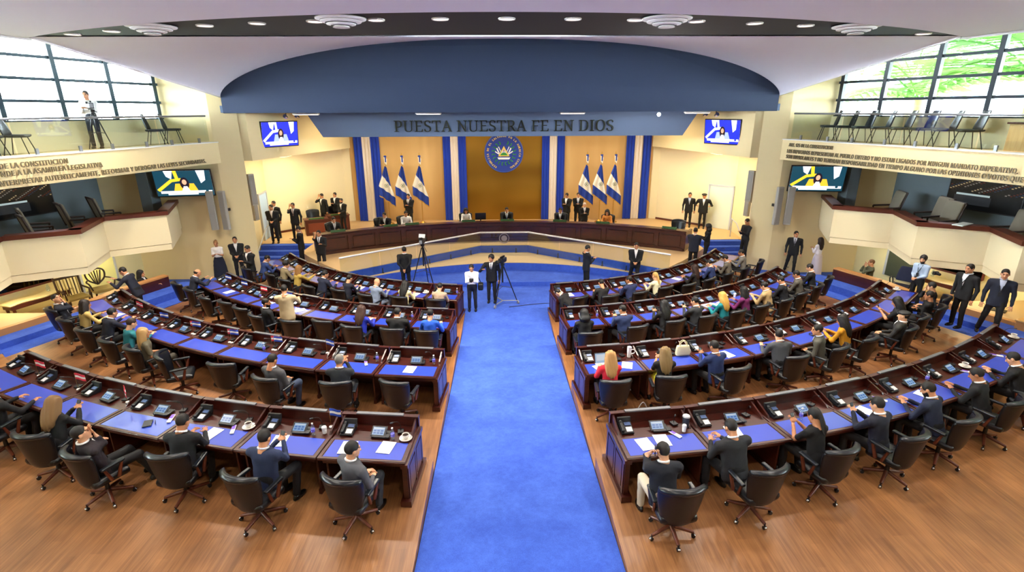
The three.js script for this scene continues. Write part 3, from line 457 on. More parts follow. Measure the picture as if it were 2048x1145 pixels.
// -- standing flags
function flag(x, z, label, turn) {
  const o = thing('standing_flag', label, 'flag', [x, 0.8, z], turn, 'draped standing flags');
  mesh('base', [cyl(0.2, 0.24, 0.05, 20, 0, 0.025, 0), cyl(0.06, 0.12, 0.1, 16, 0, 0.1, 0)], M.brass, o); mesh('pole', cyl(0.018, 0.018, 3.5, 10, 0, 1.75, 0), M.brass, o); mesh('finial', [ball(0.05, 0, 3.53, 0), new THREE.ConeGeometry(0.035, 0.14, 10).translate(0, 3.62, 0)], M.brass, o);
  mesh('ribbon', [box(0.05, 0.34, 0.02, -0.03, 3.3, 0.03, 0, 0, 0.1), box(0.05, 0.3, 0.02, 0.05, 3.22, 0.03, 0, 0, -0.14)], M.flagWhite, o); mesh('bow', [ball(0.07, 0, 3.48, 0.03, 1.1, 0.7, 0.6, 8), box(0.06, 0.3, 0.02, 0.02, 3.34, 0.05)], M.flagBlue, o);
  // rows follow the sloping stripes: t runs down the cloth, u across it
  const half = (t) => Math.min(1, 0.12 + 1.35 * t) * 0.42, strip = (t0, t1) => {
    const nu = 20, nt = Math.max(3, Math.round((t1 - t0) * 24)), pos = [], idx = [];
    for (let j = 0; j <= nt; j++) for (let i = 0; i <= nu; i++) { const t = t0 + (t1 - t0) * j / nt, u = -1 + 2 * i / nu, hw = half(Math.min(1, t + 0.25 * (1 - t) * 0)); let y = 3.02 - 1.55 * t - 0.62 * (u + 1) * 0.5 * Math.min(1, t * 3 + 0.15); if (t > 0.9) y -= 0.0; pos.push(hw * u * (1 - 0.1 * Math.max(0, u)), y, 0.07 * Math.cos(u * 9 + t * 2) * Math.min(1, 0.35 + t) + 0.06); }
    for (let j = 0; j < nt; j++) for (let i = 0; i < nu; i++) { const a = j * (nu + 1) + i, b = a + 1, c = a + nu + 1, d = c + 1; idx.push(a, c, b, b, c, d); }
    const g = new THREE.BufferGeometry(); g.setAttribute('position', new THREE.Float32BufferAttribute(pos, 3)); g.setIndex(idx); g.computeVertexNormals(); return g;
  };
  mesh('blue_stripe', strip(0, 0.3), M.flagBlue, o); mesh('white_stripe', strip(0.3, 0.66), M.flagWhite, o); mesh('blue_stripe', strip(0.66, 0.96), M.flagBlue, o); mesh('fringe', strip(0.96, 1.0), M.fringe, o);
  const em = mesh('crest', [new THREE.TorusGeometry(0.085, 0.012, 5, 18), ball(0.035, 0, 0, 0, 1, 1.2, 0.4, 6)], std(0x6f7f6a, 0.7), o); em.position.set(-0.02, 2.02, 0.16);
}
[-5.97, -5.13, -4.24].forEach((x, i) => flag(x, -27.8, `draped blue and white flag, ${['leftmost', 'middle', 'rightmost'][i]} of three left of the golden panel`, 0)); [4.36, 5.1, 5.83].forEach((x, i) => flag(x, -27.8, `draped blue and white flag, ${['leftmost', 'middle', 'rightmost'][i]} of three right of the golden panel`, 0));
// -- presiding bench: arc, concave to the hall
{
  const o = thing('presiding_bench', 'long curved dark mahogany bench on the dais', 'bench', [0, 0, 0]), R0 = 13.4, cz = -10.4;
  const arc = (r0, r1, a0, a1, y0, y1, n) => { const p = []; for (let i = 0; i <= n; i++) { const a = (a0 + (a1 - a0) * i / n) * D2R; p.push([r0 * Math.sin(a), cz - r0 * Math.cos(a)]); } for (let i = n; i >= 0; i--) { const a = (a0 + (a1 - a0) * i / n) * D2R; p.push([r1 * Math.sin(a), cz - r1 * Math.cos(a)]); } return prism(p, y0, y1); };
  const A = 34.2;
  mesh('top', uvm(arc(R0 - 0.06, R0 + 0.34, -A - 0.3, A + 0.3, 1.62, 1.67, 40)), M.mahog, o); mesh('worktop', uvm(arc(R0 + 0.3, R0 + 0.95, -A, A, 1.5, 1.54, 40)), M.mahog, o);
  mesh('carcass', uvm(arc(R0 + 0.05, R0 + 0.3, -A, A, 0.8, 1.62, 40)), M.mahog, o); mesh('plinth', uvm(arc(R0 - 0.04, R0 + 0.1, -A, A, 0.8, 0.92, 40)), M.mahog, o); mesh('frieze', uvm(arc(R0 - 0.03, R0 + 0.08, -A, A, 1.5, 1.6, 40)), M.mahog, o);
  const n = 14; for (let i = 0; i < n; i++) { const a0 = -A + 2 * A * i / n, a1 = -A + 2 * A * (i + 1) / n; mesh('pilaster', uvm(arc(R0 - 0.02, R0 + 0.06, a0 - 0.25, a0 + 0.25, 0.92, 1.5, 1)), M.mahog, o); mesh('raised_panel', uvm(arc(R0 + 0.005, R0 + 0.06, a0 + 0.7, a1 - 0.7, 1.0, 1.43, 3)), M.mahog, o); }
  mesh('pilaster', uvm(arc(R0 - 0.02, R0 + 0.06, A - 0.25, A + 0.25, 0.92, 1.5, 1)), M.mahog, o);
  for (const s of [-1, 1]) mesh('end_panel', uvm(arc(R0 + 0.0, R0 + 0.98, s * A - 0.2, s * A + 0.2, 0.8, 1.6, 1)), M.mahog, o);
}
const benchAt = (deg, dr) => [(13.4 + dr) * Math.sin(deg * D2R), -10.4 - (13.4 + dr) * Math.cos(deg * D2R)];
// name plates, papers and small things on the bench
[-31, -21.5, -17.5, -6.8, 0.7, 10.8, 19, 31.2].forEach((a, i) => {
  const [x, z] = benchAt(a, 0.2), p = mesh('name_plate', [box(0.62, 0.012, 0.2, 0, 0.006, 0), box(0.6, 0.09, 0.02, 0, 0.05, 0.07, -0.35)], M.nameplate); p.position.set(x, 1.67, z); p.rotation.y = -a * D2R; tag(p, `green name plate on the curved bench, ${ordl[i]} from the left`, 'name plate', 'green name plates');
  const [x2, z2] = benchAt(a + 1.2, 0.55), q = mesh('paper_stack', [box(0.3, 0.02, 0.4, 0, 0.01, 0), box(0.28, 0.015, 0.38, 0.12, 0.027, 0.02, 0, 0.3)], M.paper); q.position.set(x2, 1.54, z2); q.rotation.y = -a * D2R; tag(q, `white papers on the bench behind the ${ordl[i]} green name plate`, 'papers', 'papers on the bench');
});
{ const [x, z] = benchAt(-4.4, 0.5), o = thing('bench_monitor', 'black monitor on the bench left of the middle seat', 'monitor', [x, 1.54, z], Math.PI + 0.08); mesh('screen_case', rbox(0.5, 0.32, 0.03, 0.01, 0, 0.3, 0), M.plasticBlack, o); mesh('stand', [box(0.05, 0.2, 0.04, 0, 0.1, -0.02), cyl(0.1, 0.12, 0.02, 16, 0, 0.01, 0)], M.black, o); }

// ================================================================= DESKS, CHAIRS, DESK EQUIPMENT
const word = ['', 'aisle-end', 'second', 'third', 'fourth', 'fifth', 'sixth', 'seventh', 'eighth', 'ninth'];
const nth = (k) => (k === 1 ? 'first' : word[k]);
const spot = (row, k, s) => `${nth(k)} desk from the aisle, ${ROWS[row].name}, ${s < 0 ? 'left' : 'right'} half`;
const deskPos = (row, k, s, back, da = 0) => { const R = ROWS[row], a = R.a0 + R.da * (k - 0.5) + da; const [x, z] = pol(R.r + back, a, s); return { x, z, y: R.y, turn: s * a * D2R }; };
const trap = (w0, w1, z0, z1, y0, y1, b = 0) => prism([[-w0 / 2, z0], [-w1 / 2, z1], [w1 / 2, z1], [w0 / 2, z0]], y0, y1, b);   // w0 at z0 (far), w1 at z1 (near)
const deskGeo = {};
function buildDesk(row, end, s) {
  const R = ROWS[row], wn = R.r * R.da * D2R - 0.025, wf = (R.r - 1) * R.da * D2R - 0.025, W = (z) => wf + (wn - wf) * (z + 1);   // z: 0 near edge, -1 far edge
  const o = new THREE.Group(); o.name = 'mahogany_desk';
  const G = deskGeo[row] ??= {
    top: uvm(trap(W(-1), W(0), -1, 0, 0.715, 0.755, 0.008)), rim: uvm(merged([trap(W(-0.05), W(0), -0.05, -0.004, 0.755, 0.765), prism([[-W(-0.5) / 2, -0.5], [-W(0) / 2, -0.05], [-W(0) / 2 + 0.05, -0.05], [-W(-0.5) / 2 + 0.05, -0.5]], 0.755, 0.765), prism([[W(-0.5) / 2 - 0.05, -0.5], [W(0) / 2 - 0.05, -0.05], [W(0) / 2, -0.05], [W(-0.5) / 2, -0.5]], 0.755, 0.765)])),
    pad: trap(W(-0.48) - 0.13, W(-0.06) - 0.13, -0.48, -0.06, 0.752, 0.760),
    up: uvm(merged([trap(W(-1), W(-0.955), -1, -0.955, 0.72, 0.93), trap(W(-1) + 0.01, W(-0.94), -1.01, -0.93, 0.925, 0.945)])),
    cheek: (() => { const sh = new THREE.Shape([[-0.97, 0.755], [-0.6, 0.755], [-0.64, 0.80], [-0.97, 0.925]].map(([a, b]) => new THREE.Vector2(a, b))); const g = new THREE.ExtrudeGeometry(sh, { depth: 0.03, bevelEnabled: false }); g.rotateY(-Math.PI / 2); return uvm(g); })(),
    bar: rbox(W(-1) * 0.62, 0.03, 0.07, 0.008, 0, 0.96, -0.955), fp: uvm(merged([trap(W(-0.99) - 0.02, W(-0.95) - 0.02, -0.99, -0.95, 0, 0.715), box(W(-1) * 0.8, 0.42, 0.02, 0, 0.4, -0.995)])),
    sp: uvm(merged([box(0.03, 0.715, 0.82, 0, 0.3575, -0.56), box(0.05, 0.08, 0.86, 0, 0.04, -0.56)])),
    drawer: uvm(trap(W(-0.8) - 0.1, W(-0.06) - 0.1, -0.8, -0.06, 0.64, 0.713)),
    end: uvm(merged([box(0.07, 0.72, 0.96, 0, 0.36, -0.5), box(0.11, 0.07, 1.02, 0, 0.69, -0.5), box(0.16, 0.10, 1.08, 0, 0.05, -0.5), ...[-0.92, -0.5, -0.08].map((z) => box(0.10, 0.62, 0.06, 0, 0.39, z))])),
    endPanel: uvm(box(0.02, 0.44, 0.3)), foot: cyl(0.035, 0.045, 0.1, 10, 0, 0.05, 0),
  };
  mesh('desktop', [G.top, G.rim], M.mahog, o); mesh('leather_pad', G.pad, M.pad, o); mesh('upstand', G.up, M.mahog, o); mesh('light_bar', G.bar, M.barGrey, o); mesh('front_panel', G.fp, M.mahog, o); mesh('drawer', G.drawer, M.mahog, o);
  for (const q of [-1, 1]) {
    const c = mesh('cheek', G.cheek, M.mahog, o); c.position.x = q * (W(-0.8) / 2 - 0.02) + 0.015; c.rotation.y = q * R.da * D2R / 2;
    if (end && q === -s) { const e = mesh('end_panel', G.end, M.mahog, o); e.position.x = q * (W(-0.5) / 2 - 0.0); e.rotation.y = q * R.da * D2R / 2; for (const z of [-0.71, -0.29]) { const m = mesh('raised_panel', G.endPanel, M.mahog, e); m.position.set(q * 0.04, 0.39, z); } }
    else { const e = mesh('side_panel', G.sp, M.mahog, o); e.position.x = q * (W(-0.56) / 2 - 0.05); e.rotation.y = q * R.da * D2R / 2; }
  }
  return o;
}
// chairs
function bend(g, f) { const p = g.attributes.position, v = V(); for (let i = 0; i < p.count; i++) { v.fromBufferAttribute(p, i); f(v); p.setXYZ(i, v.x, v.y, v.z); } g.computeVertexNormals(); return g; }
function smoothed(g) { return g; }
const chairProto = (() => {
  const o = new THREE.Group(); o.name = 'office_chair';
  const back = bend(pad(0.62, 0.64, 0.09, 0.042, 10, 9, 2), (v) => { const t = (v.y + 0.32) / 0.64, f = 0.72 + 0.32 * Math.sin(Math.min(1, Math.max(0, t)) * 1.57); v.x *= f; const w = v.x / 0.32; v.z += -0.15 * w * w + 0.035 * Math.sin(t * 3.14) + 0.13 * t * t + 0.24; v.y += 0.69 - 0.03 * w * w + 0.05 * w * w * (1 - t); });
  mesh('backrest', back, M.leather, o);
  const roll = bend(pad(0.64, 0.08, 0.11, 0.038, 10, 2, 2), (v) => { const w = v.x / 0.32; v.z += -0.15 * w * w + 0.372; v.y += 0.995 - 0.035 * w * w; }); mesh('headroll', roll, M.leatherSoft, o);
  const seat = bend(pad(0.54, 0.13, 0.52, 0.055, 7, 2, 7), (v) => { v.y += 0.455 - 0.02 * (1 - (v.x / 0.265) ** 2); }); mesh('seat', seat, M.leather, o);
  for (const s of [-1, 1]) { const a = new THREE.Group(); a.name = 'armrest'; o.add(a); mesh('arm_pad', rbox(0.07, 0.045, 0.34, 0.02, s * 0.30, 0.69, -0.02, 0.05, s * 0.06), M.leatherSoft, a); mesh('arm_support', [bar(V(s * 0.3, 0.67, -0.14), V(s * 0.27, 0.44, -0.08), 0.024, 0.03, 6), bar(V(s * 0.3, 0.67, 0.1), V(s * 0.27, 0.44, 0.02), 0.02, 0.026, 6)], M.chairWood, a); }
  mesh('column', [cyl(0.028, 0.034, 0.26, 12, 0, 0.27, 0), box(0.22, 0.04, 0.24, 0, 0.39, 0)], M.black, o);
  for (let i = 0; i < 5; i++) {
    const a = i * 72 * D2R + 0.3, c = Math.cos(a), q = Math.sin(a);
    const l = mesh('base_leg', bar(V(0.03 * c, 0.15, 0.03 * q), V(0.31 * c, 0.085, 0.31 * q), 0.034, 0.023, 6), M.chairWood, o);
    mesh('caster', [cyl(0.028, 0.028, 0.04, 10, 0.315 * c, 0.028, 0.315 * q, 0, -a + 1.57, Math.PI / 2), cyl(0.012, 0.012, 0.06, 6, 0.31 * c, 0.065, 0.31 * q)], M.plasticBlack, o);
    mesh('caster_cap', [ball(0.022, 0.33 * c, 0.034, 0.33 * q, 1, 1, 1, 6)], M.chrome, o);
  }
  return o;
})();
function chair(pos, turn, label, group = 'black leather office chairs') { const c = chairProto.clone(); c.name = numbered('office_chair'); c.position.set(...pos); c.rotation.y = turn; scene.add(c); tag(c, label, 'chair', group); return c; }
// equipment
const phoneProto = (() => {
  const o = new THREE.Group(); o.name = 'desk_phone';
  const sh = new THREE.Shape([[-0.11, 0], [0.11, 0], [0.11, 0.025], [-0.11, 0.10]].map(([a, b]) => new THREE.Vector2(a, b))), g = new THREE.ExtrudeGeometry(sh, { depth: 0.2, bevelEnabled: false }); g.rotateY(-Math.PI / 2); g.translate(0.1, 0, 0);
  mesh('base', g, M.plasticBlack, o); mesh('handset', [rbox(0.05, 0.035, 0.2, 0.012, -0.07, 0.085, 0, 0.33), ball(0.03, -0.07, 0.065, 0.08, 1, 0.7, 1, 8), ball(0.03, -0.07, 0.12, -0.08, 1, 0.7, 1, 8)], M.black, o);
  mesh('keypad', box(0.1, 0.008, 0.09, 0.035, 0.052, 0.05, 0.33), M.keypad, o); mesh('display', box(0.1, 0.008, 0.06, 0.035, 0.087, -0.055, 0.33), std(0x4a5f8a, 0.3), o);
  mesh('back_box', [rbox(0.22, 0.14, 0.05, 0.01, 0, 0.1, -0.12, -0.25)], M.black, o); return o;
})();
const uiTex = canvasTex(128, 96, (g, w, h) => { g.fillStyle = '#9fc3ee'; g.fillRect(0, 0, w, h); g.fillStyle = '#dfeeff'; g.fillRect(8, 8, 112, 14); g.fillStyle = '#4f7fc8'; for (let i = 0; i < 6; i++) g.fillRect(10 + (i % 3) * 38, 34 + Math.floor(i / 3) * 28, 30, 20); });
M.screenGlow = scr(uiTex, 1.2); M.screenGlow.userData = {};
const consoleProto = (() => {
  const o = new THREE.Group(); o.name = 'voting_console';
  mesh('base', [rbox(0.27, 0.03, 0.2, 0.01, 0.03, 0.015, 0), rbox(0.08, 0.025, 0.1, 0.01, 0.15, 0.03, 0.06)], M.plasticBlack, o);
  const t = new THREE.Group(); t.name = 'tablet'; t.position.set(-0.01, 0.06, -0.01); t.rotation.x = 0.55; o.add(t);
  mesh('tablet_case', rbox(0.25, 0.014, 0.18, 0.006), M.plasticBlack, t); const s = mesh('screen', box(0.19, 0.004, 0.13, -0.005, 0.008, 0), M.screenGlow, t); return o;
})();
const micProto = (() => { const o = new THREE.Group(); o.name = 'gooseneck_microphone'; mesh('stem', tube([V(0, 0.02, 0), V(0, 0.12, 0), V(-0.03, 0.22, 0.05), V(-0.1, 0.27, 0.13)], 0.005, 8, 5), M.black, o); mesh('capsule', [bar(V(-0.1, 0.27, 0.13), V(-0.14, 0.285, 0.17), 0.011, 0.013, 7)], M.darkGrey, o); mesh('foot', rbox(0.1, 0.03, 0.12, 0.008, 0, 0.015, 0), M.plasticBlack, o); return o; })();
function place(proto, pos, turn, label, category, group, scale = 1) { const c = proto.clone(); c.name = numbered(proto.name); c.position.set(...pos); c.rotation.y = turn; c.scale.setScalar(scale); scene.add(c); tag(c, label, category, group); return c; }
const onDesk = (row, k, s, lx, lz, dy = 0.766) => { const p = deskPos(row, k, s, 0); const c = Math.cos(p.turn), q = Math.sin(p.turn); return [p.x + lx * c + lz * q, p.y + dy, p.z - lx * q + lz * c]; };
const deskTurn = (row, k, s) => deskPos(row, k, s, 0).turn;
const shown = (row, k, s) => !(row === 'A' && ((s < 0 && k > 7) || (s > 0 && k > 8)));
for (const [row, R] of Object.entries(ROWS)) for (const s of [-1, 1]) {
  let protoDesk = null;
  for (let k = 1; k <= R.n; k++) {
    if (!shown(row, k, s)) continue;
    const d = k === 1 ? buildDesk(row, true, s) : protoDesk ? protoDesk.clone() : (protoDesk = buildDesk(row, false, s));
    d.name = numbered('mahogany_desk'); const p = deskPos(row, k, s, 0); d.position.set(p.x, p.y, p.z); d.rotation.y = p.turn; scene.add(d);
    tag(d, `mahogany desk with blue pad, ${spot(row, k, s).replace('desk ', '')}`, 'desk', 'mahogany desks in curved rows');
    const w = R.r * R.da * D2R, j = (rnd() - 0.5) * 0.12;
    place(phoneProto, onDesk(row, k, s, -w * 0.5 + 0.23, -0.68 + j * 0.3), p.turn + 0.1 * j, `black desk phone on ${spot(row, k, s)}`, 'desk phone', 'desk phones');
    place(consoleProto, onDesk(row, k, s, w * 0.06 + j * 0.15, -0.64 + j * 0.4), p.turn + j, `tablet voting console on ${spot(row, k, s)}`, 'console', 'tablet voting consoles', 1.0);
    place(micProto, onDesk(row, k, s, w * 0.285, -0.76), p.turn + 0.3 + j, `gooseneck microphone on ${spot(row, k, s)}`, 'microphone', 'gooseneck microphones');
  }
}

// ================================================================= PEOPLE
const smin = (a, b, k) => { const h = Math.max(k - Math.abs(a - b), 0) / k; return Math.min(a, b) - h * h * k * 0.25; };
function bone(a, b, ra, rb) { const ax = a.x, ay = a.y, az = a.z, bx = b.x - ax, by = b.y - ay, bz = b.z - az, il = 1 / Math.max(1e-9, bx * bx + by * by + bz * bz); return (x, y, z) => { const px = x - ax, py = y - ay, pz = z - az; let t = (px * bx + py * by + pz * bz) * il; t = t < 0 ? 0 : t > 1 ? 1 : t; const dx = px - bx * t, dy = py - by * t, dz = pz - bz * t; return Math.sqrt(dx * dx + dy * dy + dz * dz) - (ra + (rb - ra) * t); }; }
const elli = (cx, cy, cz, rx, ry, rz) => { const m = Math.min(rx, ry, rz); return (x, y, z) => { const a = (x - cx) / rx, b = (y - cy) / ry, c = (z - cz) / rz; return (Math.sqrt(a * a + b * b + c * c) - 1) * m * 1.15; }; };
const blend = (fs, k) => (x, y, z) => { let d = fs[0](x, y, z); for (let i = 1; i < fs.length; i++) d = smin(d, fs[i](x, y, z), k); return d; };
function surfaceNet(f, lo, hi, h) {
  const nx = Math.ceil((hi[0] - lo[0]) / h) + 1, ny = Math.ceil((hi[1] - lo[1]) / h) + 1, nz = Math.ceil((hi[2] - lo[2]) / h) + 1, val = new Float32Array(nx * ny * nz), sy = nx, sz = nx * ny;
  for (let k = 0, i0 = 0; k < nz; k++) for (let j = 0; j < ny; j++) for (let i = 0; i < nx; i++, i0++) val[i0] = f(lo[0] + i * h, lo[1] + j * h, lo[2] + k * h);
  const cell = new Int32Array(nx * ny * nz).fill(-1), pos = [], idx = [];
  const cor = [0, 1, sy, sy + 1, sz, sz + 1, sz + sy, sz + sy + 1], ed = [[0, 1], [2, 3], [4, 5], [6, 7], [0, 2], [1, 3], [4, 6], [5, 7], [0, 4], [1, 5], [2, 6], [3, 7]];
  for (let k = 0; k < nz - 1; k++) for (let j = 0; j < ny - 1; j++) for (let i = 0; i < nx - 1; i++) {
    const b = i + j * sy + k * sz; let m = 0; for (let c = 0; c < 8; c++) if (val[b + cor[c]] < 0) m |= 1 << c;
    if (m === 0 || m === 255) continue;
    let x = 0, y = 0, z = 0, n = 0;
    for (const [p, q] of ed) { const vp = val[b + cor[p]], vq = val[b + cor[q]]; if ((vp < 0) === (vq < 0)) continue; const t = vp / (vp - vq); x += (p & 1) + ((q & 1) - (p & 1)) * t; y += ((p >> 1) & 1) + (((q >> 1) & 1) - ((p >> 1) & 1)) * t; z += (p >> 2) + ((q >> 2) - (p >> 2)) * t; n++; }
    cell[b] = pos.length / 3; pos.push(lo[0] + (i + x / n) * h, lo[1] + (j + y / n) * h, lo[2] + (k + z / n) * h);
  }
  const quad = (a, b, c, d, flip) => { if (a < 0 || b < 0 || c < 0 || d < 0) return; if (flip) idx.push(a, c, b, a, d, c); else idx.push(a, b, c, a, c, d); };
  for (let k = 1; k < nz - 1; k++) for (let j = 1; j < ny - 1; j++) for (let i = 1; i < nx - 1; i++) {
    const b = i + j * sy + k * sz, s0 = val[b] < 0;
    if (s0 !== val[b + 1] < 0) quad(cell[b - sy - sz], cell[b - sz], cell[b], cell[b - sy], !s0);
    if (s0 !== val[b + sy] < 0) quad(cell[b - 1 - sz], cell[b - 1], cell[b], cell[b - sz], !s0);
    if (s0 !== val[b + sz] < 0) quad(cell[b - 1 - sy], cell[b - sy], cell[b], cell[b - 1], !s0);
  }
  const g = new THREE.BufferGeometry(); g.setAttribute('position', new THREE.Float32BufferAttribute(pos, 3)); g.setIndex(idx); g.computeVertexNormals(); return g;
}
// head: centre of the skull at 0, face towards -z
const headField = (() => {
  const main = blend([elli(0, 0.022, 0.012, 0.076, 0.094, 0.094), elli(0, -0.045, -0.028, 0.057, 0.074, 0.066)], 0.05);
  const add = [bone(V(0, 0.004, -0.088), V(0, -0.034, -0.110), 0.009, 0.015), bone(V(-0.02, -0.068, -0.082), V(0.02, -0.068, -0.082), 0.011, 0.011), bone(V(-0.04, 0.034, -0.078), V(0.04, 0.034, -0.078), 0.012, 0.012), elli(0, -0.108, -0.07, 0.026, 0.02, 0.022)];
  const ears = [elli(-0.079, -0.012, 0.012, 0.013, 0.032, 0.022), elli(0.079, -0.012, 0.012, 0.013, 0.032, 0.022)], socket = [elli(-0.031, 0.012, -0.106, 0.021, 0.013, 0.018), elli(0.031, 0.012, -0.106, 0.021, 0.013, 0.018)], neck = bone(V(0, -0.07, 0.022), V(0, -0.2, 0.035), 0.054, 0.058);
  return (x, y, z) => { let d = main(x, y, z); for (const f of add) d = smin(d, f(x, y, z), 0.012); for (const f of ears) d = smin(d, f(x, y, z), 0.01); d = smin(d, neck(x, y, z), 0.03); for (const f of socket) { const e = -f(x, y, z); d = Math.max(d, e) + 0 * e; } return d; };
})();
function paint(g, fn) { const p = g.attributes.position, c = new Float32Array(p.count * 3); for (let i = 0; i < p.count; i++) { const v = fn ? fn(p.getX(i), p.getY(i), p.getZ(i)) : [1, 1, 1]; c.set(v, 3 * i); } g.setAttribute('color', new THREE.BufferAttribute(c, 3)); return g; }
const headGeo = paint(surfaceNet(headField, [-0.11, -0.21, -0.145], [0.11, 0.135, 0.13], 0.0095), (x, y, z) => {
  if (z < -0.055) { for (const s of [-1, 1]) { if (Math.hypot((x - s * 0.031) / 1.4, y - 0.011) < 0.0095) return [0.12, 0.09, 0.08]; if (Math.abs(y - 0.036) < 0.007 && Math.abs(x - s * 0.034) < 0.02) return [0.22, 0.16, 0.13]; } if (Math.abs(y + 0.068) < 0.009 && Math.abs(x) < 0.024) return [0.78, 0.46, 0.44]; }
  return [1, 1, 1];
});
const beardField = (x, y, z) => Math.max(headField(x, y, z) - 0.005, y + 0.05 - 0.5 * Math.max(0, z + 0.06), z - 0.0, -(elli(0, -0.066, -0.1, 0.024, 0.011, 0.03)(x, y, z)));
const hairField = {
  short: (x, y, z) => { const cap = elli(0, 0.028, 0.018, 0.0815, 0.0995, 0.1005)(x, y, z), face = elli(0, -0.05, -0.1, 0.082, 0.122, 0.10)(x, y, z); return Math.max(cap + 0.003 * Math.sin(60 * x + 20 * z) * Math.sin(45 * z), -face, -(y + 0.095) + 0, (y + 0.01) < 0 ? -(z + 0.005 + y * 0.2) : -1); },
  long: (x, y, z) => { const cap = elli(0, 0.028, 0.02, 0.092, 0.107, 0.11)(x, y, z), fall = elli(0, -0.17, 0.075, 0.125, 0.25, 0.065)(x, y, z), face = elli(0, -0.06, -0.105, 0.074, 0.125, 0.115)(x, y, z), sides = Math.min(elli(-0.085, -0.1, 0.02, 0.032, 0.16, 0.06)(x, y, z), elli(0.085, -0.1, 0.02, 0.032, 0.16, 0.06)(x, y, z)); return Math.max(smin(smin(cap, fall, 0.05), sides, 0.03) + 0.004 * Math.sin(110 * x + 14 * y), -face); },
  pony: (x, y, z) => { const t = elli(0, -0.12, 0.125, 0.035, 0.17, 0.035)(x, y, z); return smin(hairField.short(x, y, z), t, 0.03); },
  bun: (x, y, z) => smin(hairField.short(x, y, z), elli(0, 0.06, 0.12, 0.045, 0.045, 0.045)(x, y, z), 0.02),
  curly: (x, y, z) => Math.max(elli(0, 0.04, 0.02, 0.1, 0.11, 0.115)(x, y, z) + 0.006 * Math.sin(90 * x) * Math.sin(90 * y) * Math.sin(90 * z), -elli(0, -0.06, -0.1, 0.082, 0.115, 0.10)(x, y, z), -(y + 0.08)),
  fringe: (x, y, z) => Math.max(hairField.short(x, y, z), y - 0.035, -(z - 0.0)),
  beret: (x, y, z) => Math.max(elli(0.01, 0.07, 0.01, 0.125, 0.05, 0.13)(x, y, z), -(y - 0.035)),
  hood: (x, y, z) => { const o = blend([elli(0, 0.02, 0.025, 0.11, 0.13, 0.125), elli(0, -0.12, 0.05, 0.14, 0.1, 0.11)], 0.06)(x, y, z); return Math.max(o, -elli(0, -0.03, -0.13, 0.075, 0.115, 0.12)(x, y, z)); },
};
const hairGeo = {}; const hair = (k) => hairGeo[k] ??= surfaceNet(hairField[k], [-0.16, k === 'long' ? -0.44 : k === 'pony' ? -0.32 : -0.24, -0.16], [0.16, 0.17, 0.2], 0.0125);
const beardGeo = surfaceNet(beardField, [-0.11, -0.15, -0.14], [0.11, 0, 0.05], 0.0105);
// hand: wrist at 0, fingers towards -z, palm down; thumb on the +x side for m = 1 (left hand)
function handGeo(m, curl) {
  const list = [ball(0.044, 0, 0, -0.05, 0.92, 0.36, 1.15, 8)], fl = [0.066, 0.077, 0.072, 0.055];
  const chain = (p, yaw, l, r, c) => { let q = p.clone(), pitch = c * 0.5; for (let i = 0; i < 2; i++) { const L = l * (i ? 0.48 : 0.56), d = V(Math.sin(yaw) * Math.cos(pitch), -Math.sin(pitch), -Math.cos(yaw) * Math.cos(pitch)), e = q.clone().addScaledVector(d, L); list.push(bar(q, e, r * (i ? 0.9 : 1), r * (i ? 0.7 : 0.9), 5)); q = e; pitch += c * 1.1; } };
  fl.forEach((l, i) => chain(V(m * (0.031 - 0.0205 * i), 0, -0.088), m * (0.1 - 0.07 * i), l, 0.0088, curl)); chain(V(m * 0.033, -0.004, -0.035), m * 0.75, 0.06, 0.0105, curl * 0.6);
  return merged(list);
}
const handCache = {}; const hand = (m, c) => handCache[m + ',' + c] ??= handGeo(m, c);
const shoeGeo = bend(new THREE.SphereGeometry(1, 10, 8), (v) => { v.x *= 0.048 * (1 - 0.12 * Math.max(0, v.z)); v.z *= 0.135; v.z -= 0.05; v.y = v.y < -0.35 ? 0 : (v.y + 0.35) * (0.058 + (v.z > -0.02 ? 0.02 : 0)); });
const matCache = new Map();
const cloth = (c, r = 0.82) => { const k = c + '/' + r; if (!matCache.has(k)) { const m = std(c, r); if (Math.max(m.color.r, m.color.g, m.color.b) < 0.07) m.color.multiplyScalar(0.62); matCache.set(k, m); } return matCache.get(k); };
const skinMat = (c) => { const k = 'skin' + c; if (!matCache.has(k)) matCache.set(k, std(c, 0.55, { vertexColors: true })); return matCache.get(k); };
const SKIN = [0xd9a27c, 0xc98e66, 0xb57a54];
const ik = (S, Tt, l1, l2, pole) => { const d = Tt.clone().sub(S); let L = d.length(); const mx = (l1 + l2) * 0.995; if (L > mx) { d.multiplyScalar(mx / L); L = mx; } const n = d.clone().normalize(), a = (l1 * l1 - l2 * l2 + L * L) / (2 * L), h = Math.sqrt(Math.max(0, l1 * l1 - a * a)), pv = pole.clone().addScaledVector(n, -pole.dot(n)).normalize(); return [S.clone().addScaledVector(n, a).addScaledVector(pv, h), S.clone().add(d)]; };
